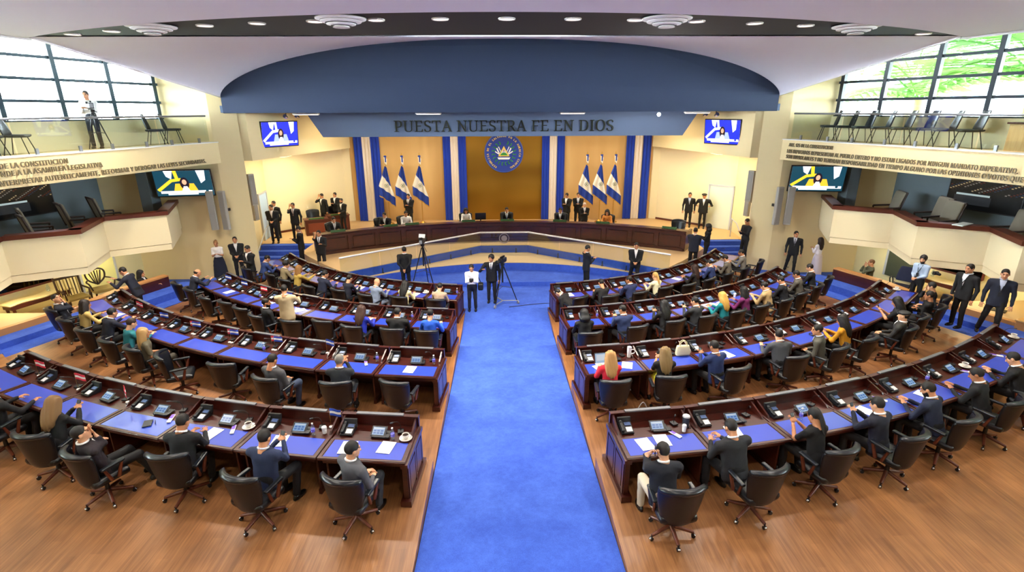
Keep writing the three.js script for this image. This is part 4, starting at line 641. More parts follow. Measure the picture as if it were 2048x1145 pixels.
// where the hands go, in the figure's own axes; y from the pelvis
const ARMS = {
  desk: [[-0.2, 0.25, -0.44], [0.2, 0.25, -0.44]], write: [[-0.12, 0.25, -0.43], [0.1, 0.25, -0.47]], phone: [[-0.05, 0.42, -0.36], [0.05, 0.42, -0.36]], lap: [[-0.09, 0.12, -0.27], [0.09, 0.12, -0.27]], rest: [[-0.31, 0.2, -0.16], [0.31, 0.2, -0.16]],
  chin: [[-0.31, 0.2, -0.14], [0.03, 0.57, -0.14]], clasp: [[-0.04, 0.5, -0.34], [0.04, 0.5, -0.34]], ear: [[-0.2, 0.31, -0.4], [0.12, 0.62, -0.07]], earL: [[-0.12, 0.62, -0.07], [0.2, 0.31, -0.4]], side: [[-0.27, -0.1, -0.03], [0.27, -0.1, -0.03]], back: [[-0.05, -0.0, 0.2], [0.05, 0.0, 0.2]],
  front: [[-0.06, 0.08, -0.24], [0.06, 0.08, -0.24]], hold: [[-0.06, 0.25, -0.28], [0.06, 0.25, -0.28]], camera: [[-0.09, 0.52, -0.2], [0.09, 0.52, -0.2]], wave: [[-0.27, -0.1, -0.03], [0.1, 0.6, -0.16]], pole: [[-0.27, -0.1, -0.03], [0.26, 0.32, -0.3]], fold: [[0.1, 0.24, -0.2], [-0.1, 0.27, -0.2]], reach: [[-0.25, 0.31, -0.5], [0.12, 0.33, -0.56]], low: [[-0.2, -0.15, -0.35], [0.05, -0.2, -0.4]],
};
const poseCache = new Map();
function poseGeo(q) {
  const key = [q.sit, q.lean, q.roll, q.twist, q.arms, q.build, q.legs, q.kind, q.sleeve, q.curl].join('|');
  if (poseCache.has(key)) return poseCache.get(key);
  const P = V(0, q.sit ? 0.545 : 0.93, q.sit ? 0.04 : 0), b = q.build, rot = new THREE.Euler(-q.lean, q.twist, q.roll, 'YXZ'), Rm = new THREE.Matrix4().makeRotationFromEuler(rot), L = (x, y, z) => V(x, y, z).applyMatrix4(Rm).add(P), inv = new THREE.Matrix4().copy(Rm).invert().elements;
  const loc = (fn) => (x, y, z) => { const a = x - P.x, c = y - P.y, d = z - P.z; return fn(inv[0] * a + inv[4] * c + inv[8] * d, inv[1] * a + inv[5] * c + inv[9] * d, inv[2] * a + inv[6] * c + inv[10] * d); };
  const sw = 0.185 * b, SL = L(-sw, 0.425, 0), SR = L(sw, 0.425, 0);
  const [tl, tr] = (ARMS[q.arms] ?? ARMS.desk).map(([x, y, z]) => { const v = V(x, y, z); if (['side', 'lap', 'rest', 'desk', 'write', 'reach', 'pole'].includes(q.arms)) v.applyAxisAngle(V(0, 1, 0), q.twist).add(P); else v.applyMatrix4(Rm).add(P); return v; });
  const pole = (s) => ['phone', 'clasp', 'chin', 'camera', 'ear', 'earL', 'wave'].includes(q.arms) ? V(s * 0.38, -1, 0.1) : q.sit ? V(s * 0.5, -0.8, 0.5) : V(s * 0.5, -0.5, 0.8);
  const [EL, WL] = ik(SL, tl, 0.29, 0.25, pole(-1)), [ER, WR] = ik(SR, tr, 0.29, 0.25, pole(1));
  const sg = q.legs === 'step' ? 0.16 : 0; let hips, knees, ank;
  if (q.sit) { const ex = q.legs === 'out' ? 0.22 : 0; hips = [V(-0.09, P.y - 0.02, P.z), V(0.09, P.y - 0.02, P.z)]; knees = [V(-0.14, 0.53, P.z - 0.44), V(0.14, 0.53, P.z - 0.44)]; ank = [V(-0.14, 0.10, P.z - 0.42 - ex), V(0.14, 0.10, P.z - 0.36 - ex)]; }
  else { hips = [V(-0.09, 0.9, 0), V(0.09, 0.9, 0)]; ank = [V(-0.11, 0.09, -sg), V(0.11 + sg * 0.6, 0.09, sg)]; knees = hips.map((h, i) => h.clone().lerp(ank[i], 0.5).add(V(0, 0, -0.03))); }
  const neck0 = L(0, 0.5, 0.01), headC = L(0, 0.648, -0.03);
  const torso = (e) => loc((x, y, z) => { const zz = z / (0.66 + 0.1 * (b - 1)), xx = x / b; return 0.8 * smin(bone0(xx, y, zz, -0.02, 0.16, 0.158 + e, 0.147 + e), bone0(xx, y, zz, 0.16, 0.37, 0.147 + e, 0.172 + e), 0.06); });
  const yoke = (e) => blend([-1, 1].map((m) => bone(L(0, 0.452, 0.005), L(m * (sw - 0.012), 0.418, 0), 0.078 + e, 0.064 + e)), 0.02), trap = bone(L(0, 0.40, 0), L(0, 0.535, 0.005), 0.12, 0.066);
  const fold = (x, y, z) => 0.0035 * Math.sin(37 * y + 9 * x) * Math.sin(29 * x + 11 * z + 6 * y);
  const arm = (S, E, W, e) => blend([bone(S, E, 0.054 * b + e, 0.046 + e), bone(E, W, 0.046 + e, 0.036 + e)], 0.03);
  const upper = (S, E, e) => bone(S, S.clone().lerp(E, 0.75), 0.056 * b + e, 0.05 + e);
  const parts = [torso(0), yoke(0), trap]; if (q.sleeve === 'long') parts.push(arm(SL, EL, WL, 0), arm(SR, ER, WR, 0)); else if (q.sleeve === 'short') parts.push(upper(SL, EL, 0), upper(SR, ER, 0));
  const hem = !q.sit && q.kind === 'suit' ? loc((x, y, z) => 0.8 * bone0(x / b, y, z / 0.72, -0.15, 0.0, 0.172, 0.158)) : q.sit && q.kind === 'suit' ? loc((x, y, z) => 0.8 * bone0(x / b, y, z / 0.8, -0.06, 0.0, 0.165, 0.158)) : null; if (hem) parts.push(hem);
  const shell = blend(parts, 0.035), cut = loc((x, y) => -(y + (q.sit ? 0.1 : q.kind === 'suit' ? 0.17 : 0.05)));
  const vee = loc((x, y, z) => Math.max(z + 0.03, Math.abs(x) - Math.max(0, (y - 0.22) * 0.23), 0.22 - y));
  const nk = loc((x, y, z) => Math.max(y - 0.5, -0.0 + (y - 0.5)));
  const top = (x, y, z) => { let d = shell(x, y, z) + fold(x, y, z); d = Math.max(d, cut(x, y, z), nk(x, y, z)); return d; };
  const all = [P, SL, SR, EL, ER, WL, WR, L(0, 0.55, 0), L(0, -0.2, 0)]; const lo = [9, 9, 9], hi = [-9, -9, -9]; for (const v of all) [v.x, v.y, v.z].forEach((c, i) => { lo[i] = Math.min(lo[i], c); hi[i] = Math.max(hi[i], c); });
  const G = { key, P, headC, rot, WL, WR, EL, ER, L };
  G.top = surfaceNet(top, lo.map((v, i) => v - (i === 1 ? 0.1 : 0.24)), hi.map((v, i) => v + (i === 1 ? 0.12 : 0.24)), 0.025);
  if (q.kind === 'suit') {   // shirt front, collar and tie lie on the chest
    const chest = blend([torso(0), yoke(0), trap], 0.035), front = (wf, y0, y1, off, n) => {
      const pos = [], idx = [], m = 4;
      for (let j = 0; j <= n; j++) for (let i = 0; i <= m; i++) {
        const y = y0 + (y1 - y0) * j / n, x = (i / m * 2 - 1) * wf(y); let z = -0.3, v = L(x, y, z);
        for (let k = 0; k < 90; k++) { const d = chest(v.x, v.y, v.z); if (d < 0.0015) break; z += Math.max(0.002, d * 0.7); if (z > 0.05) break; v = L(x, y, z); }
        v = L(x, y, z - off); pos.push(v.x, v.y, v.z);
      }
      for (let j = 0; j < n; j++) for (let i = 0; i < m; i++) { const a0 = j * (m + 1) + i, c = a0 + m + 1; idx.push(a0, a0 + 1, c, a0 + 1, c + 1, c); }
      const g = new THREE.BufferGeometry(); g.setAttribute('position', new THREE.Float32BufferAttribute(pos, 3)); g.setIndex(idx); g.computeVertexNormals(); return g;
    };
    const ring = []; for (let i = 0; i <= 12; i++) { const t = i / 12 * Math.PI * 2; ring.push(L(0.066 * Math.sin(t), 0.522 + 0.012 * Math.cos(t), 0.012 + 0.066 * Math.cos(t))); }
    const bare = (g) => { g = flat(g); if (g.attributes.uv) g.deleteAttribute('uv'); return g; };
    G.shirt = mergeGeometries([bare(front((y) => Math.max(0.004, (y - 0.2) * 0.22), 0.2, 0.505, 0.005, 10)), bare(new THREE.TubeGeometry(new THREE.CatmullRomCurve3(ring), 20, 0.016, 6))]);
    G.tie = front((y) => 0.012 + 0.022 * (0.49 - y), 0.2, 0.49, 0.011, 8);
  }
  // lower body
  if (q.legs === 'skirt') { const f = q.sit ? blend([bone(P, V(0, 0.54, P.z - 0.42), 0.15, 0.17)], 0.02) : (x, y, z) => { const t = (P.y + 0.08 - y) / 0.85; return Math.max(0.75 * (Math.hypot(x, z / 0.75) - 0.14 - 0.14 * Math.sqrt(Math.max(0, t))), y - P.y - 0.1, 0.1 - y); }; G.low = surfaceNet((x, y, z) => f(x, y, z) + fold(x, y, z), [-0.4, 0.02, -0.7], [0.4, P.y + 0.25, 0.4], 0.03); }
  else { const f = blend([(x, y, z) => 0.85 * bone0(x / b, y - P.y, (z - P.z) / 0.74, -0.05, 0.06, 0.16, 0.15), ...[0, 1].flatMap((i) => [bone(hips[i], knees[i], 0.088, 0.066), bone(knees[i], ank[i], 0.064, 0.055)])], 0.03); const zl = Math.min(...knees.map((k) => k.z), ...ank.map((k) => k.z)), zh = Math.max(P.z, ...ank.map((k) => k.z)); G.low = surfaceNet((x, y, z) => Math.max(f(x, y, z) + fold(x, y, z), 0.06 - y), [-0.36, 0.0, zl - 0.13], [0.4, P.y + 0.13, zh + 0.2], 0.028); }
  G.shoes = ank.map((a) => [a.x, a.z]);
  // body under the clothes with head and hands
  const core = surfaceNet(blend([loc((x, y, z) => 0.8 * bone0(x, y, z / 0.62, 0, 0.36, 0.12, 0.13)), bone(L(-sw * 0.9, 0.43, 0), L(sw * 0.9, 0.43, 0), 0.045, 0.045), bone(neck0, headC, 0.05, 0.05), bone(SL, EL, 0.044, 0.038), bone(EL, WL, 0.038, 0.027), bone(SR, ER, 0.044, 0.038), bone(ER, WR, 0.038, 0.027), ...[0, 1].flatMap((i) => [bone(hips[i], knees[i], 0.068, 0.048), bone(knees[i], ank[i], 0.046, 0.035)])], 0.02), [Math.min(lo[0], -0.2) - 0.1, 0.02, Math.min(lo[2], ...knees.map((k) => k.z), ...ank.map((k) => k.z)) - 0.1], [Math.max(hi[0], 0.3) + 0.1, headC.y + 0.05, hi[2] + 0.16], q.sleeve === 'long' ? 0.036 : 0.027);
  G.core = paint(flat(core));
  const hd = (E, W, m) => { const d = W.clone().sub(E).normalize(), g = hand(m, q.curl).clone(), mt = new THREE.Matrix4(), z = d.clone().negate(), upv = Math.abs(d.y) > 0.85 ? V(0, 0, d.y > 0 ? 1 : -1) : V(0, 1, 0), x = upv.clone().cross(z).normalize(), y = z.clone().cross(x); mt.makeBasis(x, y, z).setPosition(W); g.applyMatrix4(mt); return paint(flat(g)); };
  G.hands = [hd(EL, WL, 1), hd(ER, WR, -1)]; G.bodies = new Map();
  poseCache.set(key, G); return G;
}
function bone0(x, y, z, y0, y1, r0, r1) { let t = (y - y0) / (y1 - y0); t = t < 0 ? 0 : t > 1 ? 1 : t; const dy = y - (y0 + (y1 - y0) * t); return Math.sqrt(x * x + dy * dy + z * z) - (r0 + (r1 - r0) * t); }
// o: pose and clothes; returns the figure and the point between its hands (world)
function person(pos, turn, label, o = {}) {
  const q = { sit: false, lean: 0, roll: 0, twist: 0, arms: o.sit ? 'desk' : 'side', build: 1, legs: '', kind: 'suit', sleeve: 'long', curl: 0.55, yaw: 0, nod: 0.1, top: 0x14161c, low: 0x15161b, shirt: 0xf0f0f0, tie: null, hair: 'short', hairC: 0x17110d, skin: 1, beard: false, shoes: 0x0d0d0f, scale: 1.03, ...o }; if (q.kind === 'suit') q.build = Math.round(q.build * 115) / 100;
  const G = poseGeo(q), g = thing('person', label, 'person', pos, turn); g.scale.setScalar(q.scale);
  const hk = q.yaw + '|' + q.nod; let Bd = G.bodies.get(hk);
  const Hm = new THREE.Matrix4().makeRotationFromEuler(new THREE.Euler(-(q.lean * 0.45) - q.nod, q.twist + q.yaw, q.roll * 0.5, 'YXZ')).setPosition(G.headC);
  const strip = (x) => { const n = flat(x).clone(); if (n.attributes.uv) n.deleteAttribute('uv'); return n; };
  if (!Bd) { Bd = mergeGeometries([strip(G.core), strip(headGeo).applyMatrix4(Hm), ...G.hands.map(strip)]); G.bodies.set(hk, Bd); }
  mesh('body', Bd, skinMat(SKIN[q.skin]), g);
  mesh(q.kind === 'suit' ? 'jacket' : 'shirt', G.top, cloth(q.top), g);
  if (q.kind === 'suit') { mesh('shirt', G.shirt, cloth(q.shirt), g); if (q.tie) mesh('tie', G.tie, cloth(q.tie, 0.6), g); }
  mesh(q.legs === 'skirt' ? 'skirt' : 'trousers', G.low, cloth(q.low), g);
  for (const [x, z] of G.shoes) { const s = mesh('shoe', shoeGeo, cloth(q.shoes, 0.35), g); s.position.set(x, 0, z); }
  if (q.hair && q.hair !== 'none') { const h = mesh(q.hair === 'beret' ? 'beret' : q.hair === 'hood' ? 'hood' : 'hair', hair(q.hair), cloth(q.hairC, 0.6), g); h.applyMatrix4(Hm); if (q.hair === 'beret') { const k = mesh('hair', hair('fringe'), cloth(0x1a1512, 0.6), g); k.applyMatrix4(Hm); } }
  if (q.beard) { const h = mesh('beard', beardGeo, cloth(q.hairC, 0.7), g); h.applyMatrix4(Hm); }
  if (q.lanyard) mesh('lanyard', [bar(G.L(-0.065, 0.48, -0.085), G.L(0, 0.22, -0.165 * q.build ** 0.4), 0.009, 0.009, 4), bar(G.L(0.065, 0.48, -0.085), G.L(0, 0.22, -0.165 * q.build ** 0.4), 0.009, 0.009, 4), (() => { const c = G.L(0, 0.17, -0.168 * q.build ** 0.4); return box(0.07, 0.1, 0.01, c.x, c.y, c.z); })()], cloth(0x20242c), g);
  g.updateMatrixWorld(true); g.userData.baseName = undefined; delete g.userData.baseName;
  const w = (v) => g.localToWorld(v.clone()), dir = (E, W) => W.clone().add(W.clone().sub(E).normalize().multiplyScalar(0.09));
  return { g, mid: w(dir(G.EL, G.WL).add(dir(G.ER, G.WR)).multiplyScalar(0.5)), left: w(dir(G.EL, G.WL)), right: w(dir(G.ER, G.WR)), turn };
}

// ================================================================= WHO SITS WHERE
const NAVY = 0x1b2440, BLACKC = 0x121317, CHAR = 0x3b3e44, GREYC = 0x5d5f63, PHONEM = M.plasticBlack;
const SEATN = ['', 'first', 'second', 'third', 'fourth', 'fifth', 'sixth', 'seventh', 'eighth', 'ninth', 'tenth'];
// [angle, distance behind desk edge, extra turn, person or null, who]
const S = { sit: true };
const seats = {
  'A-': [
    [6.35, 0.42, 0.22, { ...S, arms: 'lap', top: 0x55555a, low: 0x2a2c33, twist: -0.35, yaw: -0.25, nod: 0.15, lean: 0.05 }, 'man in grey checked jacket at the aisle-end desk, nearest row, left of the aisle'],
    [10.15, 0.52, 0.2, { ...S, arms: 'phone', top: 0x202c4c, twist: 0.15, lean: 0.12, nod: 0.3, fwd: 0.22 }, 'man in navy suit holding up a phone, second seat, nearest row, left half'],
    [14.05, 0.30, -0.2, { ...S, arms: 'write', top: 0x15171d, lean: 0.25, nod: 0.3, fwd: 0.1, yaw: -0.2 }, 'man in black suit reading a paper, third seat, nearest row, left half'],
    [17.3, 0.58, 0.2, { ...S, arms: 'chin', top: 0x2c2028, lean: -0.22, legs: 'out', twist: -0.1, nod: -0.1, yaw: -0.35 }, 'man in maroon jacket leaning back, hand at his chin, nearest row, left half'],
    [20.7, 0.46, -0.22, { ...S, arms: 'phone', kind: 'top', top: 0x111216, hair: 'long', hairC: 0x7a5a34, build: 0.9, lean: 0.15, nod: 0.35, fwd: 0.15 }, 'woman with long dark blonde hair in black, nearest row, left half'],
    [24.9, 0.40, -0.1, { ...S, arms: 'desk', top: BLACKC, lean: 0.05 }, 'person in black suit at the left picture edge, nearest row'],
  ],
  'A+': [
    [5.75, 0.72, -0.05, { ...S, arms: 'earL', top: 0x171b2a, low: 0xc9bda4, lean: 0.2, nod: 0.2, yaw: 0.3, fwd: 0.12, side: -0.12 }, 'man in dark blazer and beige trousers phoning, nearest row, right of the aisle'],
    [9.3, 0.55, 0.11, { ...S, arms: 'write', top: 0x25282e, lean: 0.28, nod: 0.35, fwd: 0.32, build: 1.12, side: -0.1 }, 'stout man in charcoal suit writing, second seat, nearest row, right half'],
    [12.9, 0.38, 0.11, { ...S, arms: 'phone', kind: 'top', sleeve: 'short', top: 0x121317, hair: 'pony', hairC: 0x140f0d, build: 0.88, lean: 0.2, nod: 0.35, fwd: 0.2 }, 'woman in black short-sleeved top with phone, nearest row, right half'],
    [16.5, 0.42, 0.14, { ...S, arms: 'phone', top: 0x161d34, lean: 0.18, nod: 0.3, fwd: 0.25, side: -0.08, skin: 0 }, 'man in navy suit holding a phone, fourth seat, nearest row, right half'],
    [19.9, 0.38, 0.14, { ...S, arms: 'write', top: 0x1c2745, lean: 0.3, nod: 0.35, fwd: 0.25, beard: true, yaw: 0.2 }, 'bearded man in dark blue suit, fifth seat, nearest row, right half'],
    [23.6, 0.38, 0.13, { ...S, arms: 'write', top: 0x13151c, lean: 0.28, nod: 0.35, fwd: 0.22, yaw: 0.2 }, 'man in black suit at the sixth seat, nearest row, right half'],
    [27.4, 0.40, 0.11, { ...S, arms: 'write', top: 0x101116, lean: 0.3, nod: 0.4, fwd: 0.22 }, 'man in black suit at the right picture edge, seventh seat, nearest row'],
  ],
  'B-': [
    [7.1, 0.36, 0.2, null], [10.9, 0.52, -0.19, { ...S, arms: 'clasp', top: 0x272b33, hairC: 0x77746d, lean: 0.1, nod: 0.1, fwd: 0.12, yaw: -0.2 }, 'grey-haired man in dark suit with clasped hands, second row, left half'],
    [15.2, 0.62, 0.15, { ...S, arms: 'lap', top: 0x4a4a4e, low: 0x2d3a55, lean: -0.02, nod: 0.4, fwd: 0.05 }, 'man in grey jacket and jeans reading his phone, second row, left half'],
    [19.5, 0.36, -0.19, null], [23.6, 0.52, 0.75, null],
    [27.0, 0.50, 0.2, { ...S, arms: 'lap', kind: 'top', sleeve: 'short', top: 0x5b5440, low: 0x4a4436, hair: 'long', hairC: 0xb08a55, build: 0.9, legs: 'out', twist: -0.25 }, 'woman with streaked blonde hair in olive top, second row, left half'],
    [30.1, 0.52, 0.1, { ...S, arms: 'write', kind: 'top', top: 0x1f6f78, hair: 'short', hairC: 0x3a2317, build: 0.92, lean: 0.25, fwd: 0.15, nod: 0.3 }, 'person in teal top, seventh seat, second row, left half'],
    [33.9, 0.50, -0.05, { ...S, arms: 'reach', top: 0x171d33, lean: 0.35, fwd: 0.2, nod: 0.1 }, 'man in navy suit leaning over the desk, eighth seat, second row, left half'],
    [37.6, 0.50, -0.05, { ...S, arms: 'desk', kind: 'top', top: 0xc8ac66, hair: 'long', hairC: 0x2a1a12, build: 0.9, lean: 0.15, fwd: 0.15 }, 'woman in pale yellow blouse, ninth seat, second row, left half'],
    [41.2, 0.50, -0.0, { ...S, arms: 'chin', top: 0x1a2030, lean: -0.2, nod: -0.25, yaw: -0.5, twist: -0.4 }, 'man in dark suit leaning back at the outer end, second row, left half'],
  ],
  'B+': [
    [6.35, 0.42, -0.06, { ...S, arms: 'write', kind: 'top', top: 0xd3182c, hair: 'long', hairC: 0xb98a52, build: 0.92, lean: 0.12, fwd: 0.2, nod: 0.3 }, 'blonde woman in bright red jacket, second row, right of the aisle'],
    [10.0, 0.44, -0.16, { ...S, arms: 'phone', kind: 'top', sleeve: 'short', top: 0x101114, low: 0xc6c02a, legs: 'skirt', hair: 'long', hairC: 0x7d6238, build: 0.92, lean: 0.12, fwd: 0.2, nod: 0.3 }, 'long-haired woman in black top and yellow skirt, second row, right half'],
    [14.5, 0.44, 0.16, { ...S, arms: 'phone', top: 0x1a2c5e, lean: 0.2, fwd: 0.28, nod: 0.35, side: -0.12 }, 'man in blue suit holding a phone, third seat, second row, right half'],
    [19.5, 0.42, -0.05, { ...S, arms: 'desk', top: 0x45484e, lean: 0.3, fwd: 0.32, nod: 0.2, yaw: -0.4, twist: -0.2 }, 'man in slate grey jacket leaning to his right-hand neighbour, second row, right half'],
    [23.2, 0.45, 0.23, { ...S, arms: 'lap', top: 0x54534a, lean: 0.2, fwd: 0.15, yaw: 0.35, twist: 0.25 }, 'man in olive grey jacket turned to his neighbour, second row, right half'],
    [26.6, 0.45, 0.18, { ...S, arms: 'write', kind: 'top', top: 0xc98a12, hair: 'long', hairC: 0x18120f, build: 0.95, lean: 0.25, fwd: 0.25, nod: 0.3 }, 'dark-haired woman in mustard yellow top, second row, right half'],
    [31.0, 0.62, 0.23, { ...S, arms: 'lap', top: 0x3a3a38, low: 0x17181c, hair: 'beret', hairC: 0x141416, lean: -0.15, nod: 0.1, legs: 'out' }, 'man in grey coat and black beret leaning back, second row, right half'],
    [34.4, 0.50, 0.14, { ...S, arms: 'phone', kind: 'top', sleeve: 'short', top: 0x17161a, hair: 'long', hairC: 0x120d0b, build: 0.88, lean: 0.2, nod: 0.35, fwd: 0.22 }, 'woman with long black hair and bare arms, eighth seat, second row, right half'],
    [38.0, 0.55, 0.14, { ...S, arms: 'fold', kind: 'top', top: 0x131418, lean: 0.0, nod: 0.15 }, 'man in black shirt with folded arms, ninth seat, second row, right half'],
    [41.2, 0.45, 0.14, { ...S, arms: 'chin', kind: 'top', top: 0x1b1e26, lean: 0.1, nod: 0.2 }, 'man resting his chin at the outer end, second row, right half'],
  ],
  'C-': [
    [7.9, 0.38, -0.02, { ...S, arms: 'desk', kind: 'top', top: 0x1f56c8, hair: 'short', hairC: 0x14110f, build: 0.95, lean: 0.2, fwd: 0.25, nod: 0.3 }, 'person in bright blue jacket at the aisle-end desk, third row, left half'],
    [11.3, 0.38, -0.02, { ...S, arms: 'write', top: 0x17181b, lean: 0.18, fwd: 0.2, nod: 0.2, build: 1.1, yaw: -0.3 }, 'man in black suit, second seat, third row, left half'],
    [15.3, 0.42, 0.1, { ...S, arms: 'write', kind: 'top', top: 0x1e30b4, hair: 'long', hairC: 0x4a2a1c, build: 0.92, lean: 0.15, fwd: 0.2, nod: 0.3 }, 'woman with long brown hair in royal blue, third row, left half'],
    [18.9, 0.30, 0.05, null], [22.0, 0.55, -0.1, null],
    [26.0, 0.60, 0.3, { ...S, arms: 'lap', top: 0x181b23, beard: true, lean: 0.0, fwd: 0.1, yaw: -0.5 }, 'bearded man in black suit turned right, third row, left half'],
    [29.4, 0.40, 0.1, null], [32.6, 0.30, 0.1, null], [35.8, 0.40, 0.15, null], [40.4, 0.32, 0.15, null],
    [44.0, 0.36, -0.0, { ...S, arms: 'reach', top: 0x1b2236, lean: 0.38, fwd: 0.3, nod: 0.3, hair: 'fringe', hairC: 0x2c2019 }, 'balding man in dark suit bent over the outer desk, third row, left half'],
  ],
  'C+': [
    [7.5, 0.62, 0.0, { ...S, arms: 'write', kind: 'top', top: 0x0f1013, hair: 'hood', hairC: 0x0f1013, lean: 0.22, fwd: 0.25, nod: 0.4 }, 'person in black hooded top at the aisle-end desk, third row, right half'],
    [12.3, 0.48, 0.16, { ...S, arms: 'phone', top: 0x22315c, lean: 0.22, fwd: 0.25, nod: 0.25, yaw: 0.4, side: -0.08 }, 'man in blue suit with raised hands, second seat, third row, right half'],
    [16.6, 0.42, 0.09, { ...S, arms: 'phone', kind: 'top', top: 0x131318, hair: 'long', hairC: 0x100d0c, build: 0.9, lean: 0.2, fwd: 0.2, nod: 0.3 }, 'woman with black hair in black, third seat, third row, right half'],
    [20.4, 0.42, 0.14, { ...S, arms: 'phone', top: 0x35393f, lean: 0.18, fwd: 0.15, nod: 0.3, yaw: 0.3 }, 'man in dark grey suit holding a phone, fourth seat, third row, right half'],
    [24.2, 0.48, 0.16, { ...S, arms: 'write', kind: 'top', top: 0x10808a, hair: 'long', hairC: 0xc79a4a, build: 0.9, lean: 0.22, fwd: 0.18, nod: 0.3 }, 'blonde woman in teal top, fifth seat, third row, right half'],
    [27.8, 0.50, 0.16, { ...S, arms: 'desk', kind: 'top', top: 0x6a1a5a, hair: 'long', hairC: 0x14100f, build: 0.9, lean: 0.22, fwd: 0.25 }, 'woman with black hair in purple top, third row, right half'],
    [31.6, 0.55, 0.16, { ...S, arms: 'write', top: 0xb59a6c, lean: 0.3, fwd: 0.25, nod: 0.4 }, 'man in tan jacket bent over his desk, third row, right half'],
    [35.2, 0.50, 0.14, { ...S, arms: 'write', top: 0x171b26, lean: 0.25, fwd: 0.25, nod: 0.4 }, 'man in black suit, eighth seat, third row, right half'],
    [39.0, 0.52, 0.16, { ...S, arms: 'write', top: 0x57544c, lean: 0.25, fwd: 0.25, nod: 0.35 }, 'man in brown grey suit, ninth seat, third row, right half'],
    [43.2, 0.45, 0.14, { ...S, arms: 'write', top: 0x181b24, lean: 0.2, fwd: 0.2, nod: 0.35 }, 'man in black suit at the outer end beside the barrier, third row, right half'],
  ],
  'D-': [
    [10.3, 0.34, -0.0, { ...S, arms: 'write', kind: 'top', top: 0xb49a82, hair: 'short', hairC: 0x1c1512, build: 0.95, lean: 0.3, fwd: 0.25, nod: 0.3 }, 'person in beige sweater at the aisle-end desk, front row, left half'],
    [15.9, 0.32, 0.1, { ...S, arms: 'write', kind: 'top', top: 0xe4dcae, hair: 'long', hairC: 0x120e0d, build: 0.88, lean: 0.22, fwd: 0.22, nod: 0.35 }, 'woman with black hair in cream top, front row, left half'],
    [21.0, 0.42, 0.25, { ...S, arms: 'write', top: 0x7d8ba4, low: 0x7d8ba4, hair: 'none', lean: 0.2, fwd: 0.2, nod: 0.3, skin: 0 }, 'bald man in light grey-blue suit, front row, left half'],
    [26.2, 0.36, 0.1, { ...S, arms: 'write', kind: 'top', top: 0x1b2036, hair: 'short', hairC: 0x1c1410, build: 0.9, lean: 0.25, fwd: 0.3, nod: 0.3 }, 'person in dark blue top, fourth seat, front row, left half'],
    [31.6, 0.50, 0.15, { ...S, arms: 'desk', top: 0x1d2746, lean: 0.3, fwd: 0.25, nod: 0.2, build: 1.1, yaw: -0.3 }, 'broad man in navy suit, fifth seat, front row, left half'],
    [37.4, 0.50, 0.1, { ...S, arms: 'reach', kind: 'top', top: 0xb5994a, hair: 'long', hairC: 0x8a6030, build: 0.9, lean: 0.2, fwd: 0.2, yaw: -0.3 }, 'blonde woman in yellow patterned top, front row, left half'],
    [42.0, 0.48, 0.1, { ...S, arms: 'desk', top: 0x8d8062, hair: 'curly', hairC: 0x1b1511, lean: 0.25, fwd: 0.2, yaw: -0.4 }, 'curly-haired man in tan jacket, front row, left half'],
    [48.4, 0.75, -0.0, { ...S, arms: 'write', top: 0x2c4178, lean: 0.35, fwd: 0.3, nod: 0.4 }, 'man in blue suit bent forward near the outer end, front row, left half'],
  ],
  'D+': [
    [10.2, 0.30, 0.5, { ...S, arms: 'low', top: 0x131417, lean: 0.95, twist: 0.3, fwd: 0.1, nod: 0.5 }, 'man in black suit bending down at the aisle end, front row, right half'],
    [15.0, 0.42, 0.05, { ...S, arms: 'write', kind: 'top', top: 0x1c1a1e, lean: 0.3, fwd: 0.3, nod: 0.4 }, 'person in dark top, second seat, front row, right half'],
    [19.9, 0.42, 0.14, { ...S, arms: 'write', top: 0x1c2750, lean: 0.22, fwd: 0.25, nod: 0.1, yaw: 0.5 }, 'man in dark blue suit facing left, third seat, front row, right half'],
    [24.8, 0.36, 0.09, { ...S, arms: 'write', kind: 'top', top: 0xdcd8b4, hair: 'pony', hairC: 0xb98f4e, build: 0.88, lean: 0.2, fwd: 0.2, nod: 0.2 }, 'woman in cream top with blonde ponytail, front row, right half'],
    [29.0, 0.50, 0.05, null],
    [33.7, 0.50, 0.14, { ...S, arms: 'write', kind: 'top', top: 0x1a1416, hair: 'long', hairC: 0x3a2018, build: 0.9, lean: 0.2, fwd: 0.25, nod: 0.2 }, 'woman with brown hair in black, front row, right half'],
    [38.8, 0.52, 0.14, { ...S, arms: 'write', top: 0x223262, lean: 0.3, fwd: 0.3, nod: 0.4 }, 'man in blue suit, seventh seat, front row, right half'],
    [43.8, 0.62, 0.16, { ...S, arms: 'write', top: 0x6a6459, lean: 0.3, fwd: 0.3, nod: 0.4 }, 'man in taupe suit, eighth seat, front row, right half'],
    [49.4, 0.72, 0.16, { ...S, arms: 'write', top: 0x7f7c76, lean: 0.22, fwd: 0.3, nod: 0.3 }, 'man in light grey suit at the outer end, front row, right half'],
  ],
};
const phoneGeo = [rbox(0.075, 0.15, 0.009, 0.004), box(0.066, 0.135, 0.002, 0, 0, 0.0055)];
function smartphone(at, turn, label, tilt = -0.5) { const o = mesh('smartphone', phoneGeo, M.plasticBlack); o.position.copy(at); o.rotation.set(tilt, turn, 0, 'YXZ'); tag(o, label, 'phone'); return o; }
